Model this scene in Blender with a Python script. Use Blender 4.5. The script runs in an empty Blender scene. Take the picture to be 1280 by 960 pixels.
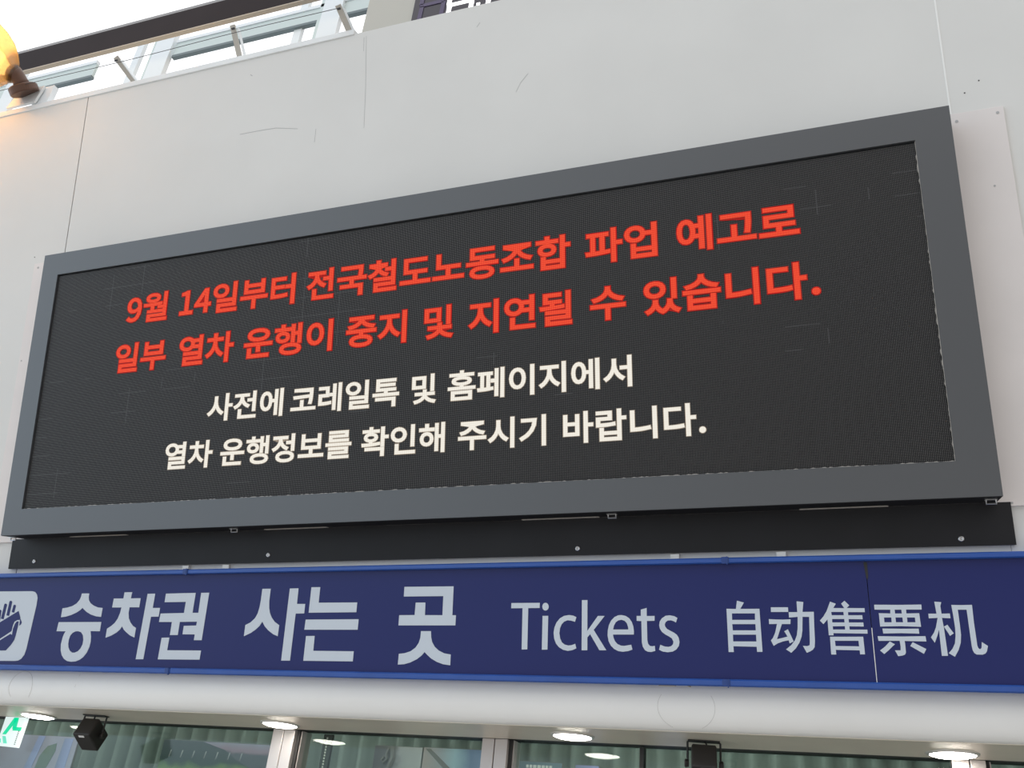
import bpy, bmesh, math, random
from mathutils import Matrix, Vector

C = bpy.context.scene
COL = C.collection
random.seed(4)

# ------------------------------------------------------------ camera, sky, light, exposure
Z0 = 3.3146                      # height of the display's centre above the concourse floor
TILT = math.radians(14)          # the fascia leans out over the concourse
cam_d = bpy.data.cameras.new('camera')
cam = bpy.data.objects.new('camera', cam_d)
COL.objects.link(cam)
cam_d.sensor_width = 36
cam_d.lens = 32.075
cam_d.clip_start = 0.05
R = Matrix(((0.942624, 0.083814, -0.323163), (0.322067, -0.48324, 0.814096), (0.087933, 0.871467, 0.482507)))
M3 = Matrix((R.col[0], R.col[1], -R.col[2])).transposed()
cam.matrix_world = Matrix.Translation((1.41578, -2.53828, Z0 - 1.6946)) @ M3.to_4x4()
C.camera = cam

vs = C.view_settings
vs.view_transform = 'Standard'
vs.look = 'None'
vs.gamma = 1.0
vs.use_curve_mapping = False
vs.exposure = 0.0
C.cycles.use_denoising = True
C.cycles.max_bounces = 8

world = bpy.data.worlds.new('sky')
C.world = world
world.use_nodes = True
wn, wl = world.node_tree.nodes, world.node_tree.links
wn.clear()
w_out = wn.new('ShaderNodeOutputWorld')
w_bg = wn.new('ShaderNodeBackground')
w_tc = wn.new('ShaderNodeTexCoord')
w_sep = wn.new('ShaderNodeSeparateXYZ')
w_map = wn.new('ShaderNodeMapRange')          # the hall's horizon: glazed and blue to the left, dim indoors ahead and right
w_map.inputs['From Min'].default_value = -1.0
w_map.inputs['From Max'].default_value = 1.0
w_rmp = wn.new('ShaderNodeValToRGB')
w_rmp.color_ramp.elements[0].position = 0.0
w_rmp.color_ramp.elements[0].color = (0.84, 1.0, 1.15, 1)
w_rmp.color_ramp.elements[1].position = 1.0
w_rmp.color_ramp.elements[1].color = (0.40, 0.36, 0.32, 1)
for p_, c_ in ((0.22, (0.80, 0.97, 1.12)), (0.38, (0.52, 0.56, 0.60)), (0.52, (0.36, 0.35, 0.34))):
    w_rmp.color_ramp.elements.new(p_).color = (*c_, 1)
w_el = wn.new('ShaderNodeMapRange')
w_el.interpolation_type = 'SMOOTHSTEP'
w_el.inputs['From Min'].default_value = 0.18
w_el.inputs['From Max'].default_value = 0.50
w_mix = wn.new('ShaderNodeMix')
w_mix.data_type = 'RGBA'
w_mix.inputs['B'].default_value = (0.97, 0.98, 1.0, 1)
wl.new(w_tc.outputs['Generated'], w_sep.inputs[0])
wl.new(w_sep.outputs['X'], w_map.inputs['Value'])
wl.new(w_map.outputs[0], w_rmp.inputs[0])
wl.new(w_sep.outputs['Z'], w_el.inputs['Value'])
wl.new(w_el.outputs[0], w_mix.inputs['Factor'])
wl.new(w_rmp.outputs[0], w_mix.inputs['A'])
wl.new(w_mix.outputs['Result'], w_bg.inputs[0])
w_bg.inputs[1].default_value = 1.42
wl.new(w_bg.outputs[0], w_out.inputs[0])


# ------------------------------------------------------------ materials
def mat(name, col, rough=0.5, metal=0.0, spec=0.5, emit=None, estr=0.0, var=0.0, scale=6.0):
    m = bpy.data.materials.new(name)
    m.use_nodes = True
    n, l = m.node_tree.nodes, m.node_tree.links
    b = n['Principled BSDF']
    b.inputs['Base Color'].default_value = (*col, 1)
    b.inputs['Roughness'].default_value = rough
    b.inputs['Metallic'].default_value = metal
    b.inputs['Specular IOR Level'].default_value = spec
    if emit:
        b.inputs['Emission Color'].default_value = (*emit, 1)
        b.inputs['Emission Strength'].default_value = estr
    if var:
        tc = n.new('ShaderNodeTexCoord')
        nz = n.new('ShaderNodeTexNoise')
        nz.inputs['Scale'].default_value = scale
        nz.inputs['Detail'].default_value = 6
        rp = n.new('ShaderNodeValToRGB')
        rp.color_ramp.elements[0].position = 0.3
        rp.color_ramp.elements[1].position = 0.7
        rp.color_ramp.elements[0].color = (*[c * (1 - var) for c in col], 1)
        rp.color_ramp.elements[1].color = (*[min(1, c * (1 + var)) for c in col], 1)
        l.new(tc.outputs['Object'], nz.inputs['Vector'])
        l.new(nz.outputs[0], rp.inputs[0])
        l.new(rp.outputs[0], b.inputs['Base Color'])
    return m


def dot_mask(n, l, pitch, r0, r1):
    """1 inside each LED lamp of a square grid, 0 between; also the seams of the 16-lamp modules."""
    tc = n.new('ShaderNodeTexCoord')
    sep = n.new('ShaderNodeSeparateXYZ')
    l.new(tc.outputs['Object'], sep.inputs[0])

    def math_(op, a, b=None):
        k = n.new('ShaderNodeMath')
        k.operation = op
        for i, v in enumerate((a, b)):
            if v is None:
                continue
            if isinstance(v, (int, float)):
                k.inputs[i].default_value = v
            else:
                l.new(v, k.inputs[i])
        return k.outputs[0]
    sq = []
    for ax in ('X', 'Z'):
        q = math_('DIVIDE', sep.outputs[ax], pitch)
        f = math_('FRACT', q)
        d = math_('SUBTRACT', f, 0.5)
        sq.append(math_('MULTIPLY', d, d))
    rr = math_('SQRT', math_('ADD', sq[0], sq[1]))
    mp = n.new('ShaderNodeMapRange')
    mp.inputs['From Min'].default_value = r0
    mp.inputs['From Max'].default_value = r1
    mp.inputs['To Min'].default_value = 1
    mp.inputs['To Max'].default_value = 0
    l.new(rr, mp.inputs['Value'])
    return mp.outputs[0], sep, math_, tc


def led_face_material():
    m = bpy.data.materials.new('led_face')
    m.use_nodes = True
    n, l = m.node_tree.nodes, m.node_tree.links
    b = n['Principled BSDF']
    mask, sep, math_, tc = dot_mask(n, l, 0.005, 0.18, 0.28)
    # seams between modules, patchy
    seams = []
    for ax, w, per in (('X', 0.010, 0.16), ('Z', 0.016, 0.08)):
        q = math_('FRACT', math_('ADD', math_('DIVIDE', sep.outputs[ax], per), 0.5))
        d = math_('ABSOLUTE', math_('SUBTRACT', q, 0.5))
        seams.append(math_('LESS_THAN', d, w))
    s = math_('MAXIMUM', seams[0], seams[1])
    nz = n.new('ShaderNodeTexNoise')
    nz.inputs['Scale'].default_value = 3.2
    nz.inputs['Detail'].default_value = 1
    l.new(tc.outputs['Object'], nz.inputs['Vector'])
    patch = math_('MULTIPLY', s, math_('GREATER_THAN', nz.outputs[0], 0.63))
    mx = n.new('ShaderNodeMix')
    mx.data_type = 'RGBA'
    mx.inputs['A'].default_value = (0.005, 0.005, 0.006, 1)
    mx.inputs['B'].default_value = (0.175, 0.170, 0.165, 1)
    l.new(mask, mx.inputs['Factor'])
    m2 = n.new('ShaderNodeMix')
    m2.data_type = 'RGBA'
    l.new(math_('MULTIPLY', patch, 0.2), m2.inputs['Factor'])
    l.new(mx.outputs['Result'], m2.inputs['A'])
    m2.inputs['B'].default_value = (0.16, 0.16, 0.17, 1)
    l.new(m2.outputs['Result'], b.inputs['Base Color'])
    b.inputs['Roughness'].default_value = 0.45
    b.inputs['Specular IOR Level'].default_value = 0.2
    return m


def led_glow(name, core, gap, st, r0=0.20, r1=0.46):
    m = bpy.data.materials.new(name)
    m.use_nodes = True
    n, l = m.node_tree.nodes, m.node_tree.links
    b = n['Principled BSDF']
    mask, sep, math_, tc = dot_mask(n, l, 0.005, r0, r1)
    mx = n.new('ShaderNodeMix')
    mx.data_type = 'RGBA'
    mx.inputs['A'].default_value = (*gap, 1)  # bloom between the lamps, put into the emission colour
    mx.inputs['B'].default_value = (*core, 1)
    l.new(mask, mx.inputs['Factor'])
    b.inputs['Base Color'].default_value = (0.005, 0.005, 0.005, 1)
    b.inputs['Roughness'].default_value = 0.6
    b.inputs['Specular IOR Level'].default_value = 0.1
    l.new(mx.outputs['Result'], b.inputs['Emission Color'])
    b.inputs['Emission Strength'].default_value = st
    return m


def glass_material(name, tint=(0.86, 0.93, 0.90)):
    m = bpy.data.materials.new(name)
    m.use_nodes = True
    n, l = m.node_tree.nodes, m.node_tree.links
    n.clear()
    o = n.new('ShaderNodeOutputMaterial')
    mix = n.new('ShaderNodeMixShader')
    tr = n.new('ShaderNodeBsdfTransparent')
    gl = n.new('ShaderNodeBsdfGlossy')
    fr = n.new('ShaderNodeFresnel')
    geo = n.new('ShaderNodeNewGeometry')
    ior = n.new('ShaderNodeMix')          # the same reflectance on both faces of the pane
    ior.inputs['A'].default_value = 1.38
    ior.inputs['B'].default_value = 1 / 1.38
    l.new(geo.outputs['Backfacing'], ior.inputs['Factor'])
    l.new(ior.outputs['Result'], fr.inputs['IOR'])
    gl.inputs['Roughness'].default_value = 0.0
    tr.inputs[0].default_value = (*tint, 1)
    l.new(fr.outputs[0], mix.inputs[0])
    l.new(tr.outputs[0], mix.inputs[1])
    l.new(gl.outputs[0], mix.inputs[2])
    l.new(mix.outputs[0], o.inputs[0])
    return m


MT = dict(
    wall=mat('white_panel', (0.665, 0.662, 0.640), 0.5, var=0.03, scale=2.0),
    caulk=mat('caulk', (0.82, 0.82, 0.80), 0.6),
    cove_mark=mat('faint_mark', (0.55, 0.54, 0.52), 0.8),
    stain=mat('tan_stain', (0.36, 0.30, 0.18), 0.8),
    scuff=mat('scuff', (0.42, 0.42, 0.42), 0.8),
    coping=mat('coping', (0.78, 0.80, 0.80), 0.4, var=0.04, scale=5),
    plate=mat('backing_board', (0.72, 0.675, 0.655), 0.5, var=0.03, scale=4),
    screw=mat('screw_steel', (0.55, 0.55, 0.55), 0.3, metal=0.9),
    hole=mat('dark_hole', (0.03, 0.03, 0.03), 0.8),
    housing=mat('grey_housing', (0.058, 0.062, 0.068), 0.33, spec=0.9)
,
    black=mat('black_panel', (0.010, 0.010, 0.012), 0.5, spec=0.3, var=0.2, scale=5),
    face=led_face_material(),
    red=led_glow('red_leds', (1.0, 0.15, 0.05), (0.72, 0.016, 0.012), 1.0),
    red_edge=led_glow('red_bloom', (0.60, 0.022, 0.016), (0.22, 0.006, 0.005), 1.0),
    white=led_glow('white_leds', (1.0, 0.98, 0.90), (0.80, 0.74, 0.64), 1.0),
    white_edge=led_glow('white_bloom', (0.55, 0.46, 0.36), (0.16, 0.13, 0.10), 1.0),
    navy=mat('navy_film', (0.010, 0.017, 0.115), 0.35, spec=0.33),
    rail=mat('blue_rail', (0.016, 0.075, 0.33), 0.33, spec=0.6, var=0.08, scale=9),
    rail_edge=mat('blue_joint', (0.014, 0.050, 0.22), 0.4),
    vinyl=mat('pale_vinyl', (0.56, 0.62, 0.69), 0.5, spec=0.3),
    slot=mat('pale_strip', (0.45, 0.42, 0.38), 0.5),
    cove=mat('cream_cove', (0.82, 0.82, 0.80), 0.45, var=0.02, scale=3),
    soffit=mat('soffit_metal', (0.70, 0.64, 0.54), 0.38, metal=0.25, var=0.05, scale=5),
    alu=mat('champagne_aluminium', (0.55, 0.51, 0.49), 0.35, metal=0.5),
    dark=mat('dark_seal', (0.02, 0.02, 0.02), 0.6),
    glass=glass_material('window_glass'),
    curtain=mat('grey_green_curtain', (0.17, 0.215, 0.195), 0.8, var=0.08, scale=3),
    blackplastic=mat('black_plastic', (0.016, 0.014, 0.013), 0.5),
    blacksteel=mat('black_steel', (0.012, 0.012, 0.012), 0.4),
    label=mat('white_sticker', (0.8, 0.8, 0.8), 0.5),
    ring=mat('lamp_ring', (0.7, 0.68, 0.64), 0.3, metal=0.5),
    lens=mat('lit_lens', (0.9, 0.9, 0.9), 0.5, emit=(1.0, 0.95, 0.86), estr=28.0),
    exitface=mat('lit_exit_face', (0.3, 0.33, 0.33), 0.5, emit=(0.80, 0.95, 0.93), estr=0.72),
    exitgreen=mat('lit_exit_green', (0.0, 0.2, 0.1), 0.5, emit=(0.0, 0.72, 0.36), estr=0.8),
    exitpale=mat('lit_exit_arrow', (0.1, 0.5, 0.4), 0.5, emit=(0.10, 0.55, 0.36), estr=0.7),
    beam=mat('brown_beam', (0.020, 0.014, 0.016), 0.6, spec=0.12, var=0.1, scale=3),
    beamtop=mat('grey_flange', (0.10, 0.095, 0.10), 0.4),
    beambot=mat('lit_beige_flange', (0.42, 0.36, 0.29), 0.5),
    frame=mat('white_frame', (0.82, 0.86, 0.88), 0.4),
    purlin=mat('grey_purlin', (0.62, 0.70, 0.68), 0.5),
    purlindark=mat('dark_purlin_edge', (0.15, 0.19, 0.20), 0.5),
    bracket=mat('bracket_steel', (0.50, 0.47, 0.42), 0.45),
    wire=mat('wire_steel', (0.06, 0.06, 0.06), 0.4, metal=0.5),
    clockcase=mat('beige_case', (0.46, 0.45, 0.40), 0.5),
    clockface=mat('clock_face', (0.020, 0.014, 0.026), 0.35),
    segoff=mat('unlit_segment', (0.075, 0.055, 0.12), 0.5),
    segon=mat('lit_segment', (0.9, 0.9, 0.9), 0.5, emit=(1, 1, 1), estr=1.6),
    lampbrown=mat('lamp_bronze', (0.11, 0.055, 0.035), 0.45, metal=0.2),
    bulb=mat('lit_bulb', (1, 0.9, 0.7), 0.5, emit=(1.0, 0.86, 0.52), estr=14.0),
    floor=mat('floor_stone', (0.58, 0.56, 0.535), 0.35, var=0.08, scale=1.5),
    inner=mat('inner_wall', (0.20, 0.20, 0.19), 0.7),
)


def amber_glass():
    m = bpy.data.materials.new('amber_glass')
    m.use_nodes = True
    n, l = m.node_tree.nodes, m.node_tree.links
    n.clear()
    o = n.new('ShaderNodeOutputMaterial')
    tl = n.new('ShaderNodeBsdfTranslucent')
    tl.inputs[0].default_value = (0.20, 0.135, 0.075, 1)
    tr = n.new('ShaderNodeBsdfTransparent')
    tr.inputs[0].default_value = (0.62, 0.49, 0.33, 1)
    gl = n.new('ShaderNodeBsdfGlossy')
    gl.inputs['Roughness'].default_value = 0.25
    a = n.new('ShaderNodeMixShader')
    b = n.new('ShaderNodeMixShader')
    a.inputs[0].default_value = 0.45
    b.inputs[0].default_value = 0.10
    l.new(tl.outputs[0], a.inputs[1])
    l.new(tr.outputs[0], a.inputs[2])
    l.new(a.outputs[0], b.inputs[1])
    l.new(gl.outputs[0], b.inputs[2])
    l.new(b.outputs[0], o.inputs[0])
    return m


MT['amber'] = amber_glass()


# ------------------------------------------------------------ helpers
FM = Matrix.Translation((0, 0, Z0)) @ Matrix.Rotation(TILT, 4, 'X')   # fascia frame: x, depth into the wall, up the fascia
WM = Matrix.Translation((0, 0, Z0))                                   # upright frame, same origin


def box(bm, x0, x1, y0, y1, z0, z1, bev=0.0):
    vs_ = [bm.verts.new((x, y, z)) for x in (x0, x1) for y in (y0, y1) for z in (z0, z1)]
    idx = ((0, 1, 3, 2), (4, 6, 7, 5), (0, 4, 5, 1), (2, 3, 7, 6), (0, 2, 6, 4), (1, 5, 7, 3))
    fs = [bm.faces.new([vs_[i] for i in f]) for f in idx]
    if bev:
        ed = list({e for f in fs for e in f.edges})
        bmesh.ops.bevel(bm, geom=ed, offset=bev, segments=2, affect='EDGES', profile=0.5)


def prism(bm, prof, x0, x1):
    """a profile in (y, z) swept along x"""
    a = [bm.verts.new((x0, y, z)) for y, z in prof]
    b = [bm.verts.new((x1, y, z)) for y, z in prof]
    n = len(prof)
    bm.faces.new(a)
    bm.faces.new(b[::-1])
    for i in range(n):
        j = (i + 1) % n
        bm.faces.new((a[j], a[i], b[i], b[j]))


def slab(bm, poly, y0, y1):
    """a convex outline in (x, z) given a thickness in y"""
    a = [bm.verts.new((x, y0, z)) for x, z in poly]
    b = [bm.verts.new((x, y1, z)) for x, z in poly]
    n = len(poly)
    bm.faces.new(a)
    bm.faces.new(b[::-1])
    for i in range(n):
        j = (i + 1) % n
        bm.faces.new((a[j], a[i], b[i], b[j]))


def frame_of(d):
    d = Vector(d).normalized()
    u = d.orthogonal().normalized()
    return d, u, d.cross(u)


def tube(bm, pts, r, n=8, cap=True):
    pts = [Vector(p) for p in pts]
    rings = []
    u = None
    for i, p in enumerate(pts):
        d = (pts[min(i + 1, len(pts) - 1)] - pts[max(i - 1, 0)]).normalized()
        if u is None:
            u = d.orthogonal().normalized()
        else:
            u = (u - d * u.dot(d)).normalized()
        v = d.cross(u)
        rr = r[i] if isinstance(r, (list, tuple)) else r
        rings.append([bm.verts.new(p + rr * (math.cos(2 * math.pi * k / n) * u + math.sin(2 * math.pi * k / n) * v)) for k in range(n)])
    for a, b in zip(rings, rings[1:]):
        for k in range(n):
            bm.faces.new((a[k], a[(k + 1) % n], b[(k + 1) % n], b[k]))
    if cap:
        bm.faces.new(rings[0][::-1])
        bm.faces.new(rings[-1])


def lathe(bm, prof, origin, axis, n=28):
    """prof = (distance along the axis, radius)"""
    d, u, v = frame_of(axis)
    o = Vector(origin)
    rings = []
    for t, r in prof:
        if r < 1e-6:
            rings.append([bm.verts.new(o + d * t)])
        else:
            rings.append([bm.verts.new(o + d * t + r * (math.cos(2 * math.pi * k / n) * u + math.sin(2 * math.pi * k / n) * v)) for k in range(n)])
    for a, b in zip(rings, rings[1:]):
        for k in range(n):
            k2 = (k + 1) % n
            if len(a) == 1 and len(b) == 1:
                continue
            if len(a) == 1:
                bm.faces.new((a[0], b[k2], b[k]))
            elif len(b) == 1:
                bm.faces.new((a[k], a[k2], b[0]))
            else:
                bm.faces.new((a[k], a[k2], b[k2], b[k]))


def bar(bm, p, q, w, t, up=(0, 0, 1)):
    """a flat bar from p to q, w wide across, t thick"""
    p, q = Vector(p), Vector(q)
    d = (q - p).normalized()
    s = d.cross(Vector(up)).normalized()
    k = s.cross(d)
    vs_ = [bm.verts.new(o + s * a * w / 2 + k * b * t / 2) for o in (p, q) for a in (-1, 1) for b in (-1, 1)]
    for f in ((0, 1, 3, 2), (4, 6, 7, 5), (0, 4, 5, 1), (2, 3, 7, 6), (0, 2, 6, 4), (1, 5, 7, 3)):
        bm.faces.new([vs_[i] for i in f])


def outline_mesh(polys, y_front, thick):
    """flat lettering: closed outlines in (x, z), holes cut by even-odd, front face at y_front"""
    cu = bpy.data.curves.new('outline', 'CURVE')
    cu.dimensions = '2D'
    cu.fill_mode = 'BOTH'
    cu.extrude = thick / 2
    for p in polys:
        sp = cu.splines.new('POLY')
        sp.points.add(len(p) // 2 - 1)
        for i in range(len(p) // 2):
            sp.points[i].co = (p[2 * i] * 1e-4, p[2 * i + 1] * 1e-4, 0, 1)
        sp.use_cyclic_u = True
    return cu


def outline_bm(polys, y_front, thick, offset=0.0):
    cu = outline_mesh(polys, y_front, thick)
    cu.offset = offset
    ob = bpy.data.objects.new('outline', cu)
    me = ob.to_mesh()
    bm = bmesh.new()
    bm.from_mesh(me)
    ob.to_mesh_clear()
    bpy.data.objects.remove(ob)
    bpy.data.curves.remove(cu)
    for v in bm.verts:
        x, z, h = v.co
        v.co = (x, y_front + thick / 2 - h, z)
    return bm


def link(name, data, parent=None):
    o = bpy.data.objects.new(name, data)
    COL.objects.link(o)
    if parent:
        o.parent = parent
    return o


def tag(o, label=None, cat=None, group=None, kind=None):
    for k, v in (('label', label), ('category', cat), ('group', group), ('kind', kind)):
        if v:
            o[k] = v
    return o


def thing(name, label, cat, base, frame=WM, group=None):
    """an Empty at the thing's base; the frame says in which axes its parts are written"""
    o = link(name, None)
    o.empty_display_size = 0.05
    o.matrix_world = frame @ Matrix.Translation(base)
    o['base'] = list(base)
    return tag(o, label, cat, group)


def part(name, bm, m, parent, smooth=False, keep=True):
    """a mesh part, its vertices written in the frame of its thing"""
    root = parent
    while root.parent:
        root = root.parent
    b = Vector(root['base'])
    for v in bm.verts:
        v.co -= b
    bmesh.ops.recalc_face_normals(bm, faces=bm.faces)
    me = bpy.data.meshes.new(name)
    bm.to_mesh(me)
    bm.free()
    me.materials.append(MT[m])
    if smooth:
        for p in me.polygons:
            p.use_smooth = True
    return link(name, me, parent)


def solid(name, bm, m, frame=WM, base=(0, 0, 0), smooth=False):
    """a top-level object that is one mesh"""
    for v in bm.verts:
        v.co -= Vector(base)
    bmesh.ops.recalc_face_normals(bm, faces=bm.faces)
    me = bpy.data.meshes.new(name)
    bm.to_mesh(me)
    bm.free()
    me.materials.append(MT[m])
    if smooth:
        for p in me.polygons:
            p.use_smooth = True
    o = link(name, me)
    o.matrix_world = frame @ Matrix.Translation(base)
    o['base'] = list(base)
    return o


def B():
    return bmesh.new()


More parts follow.
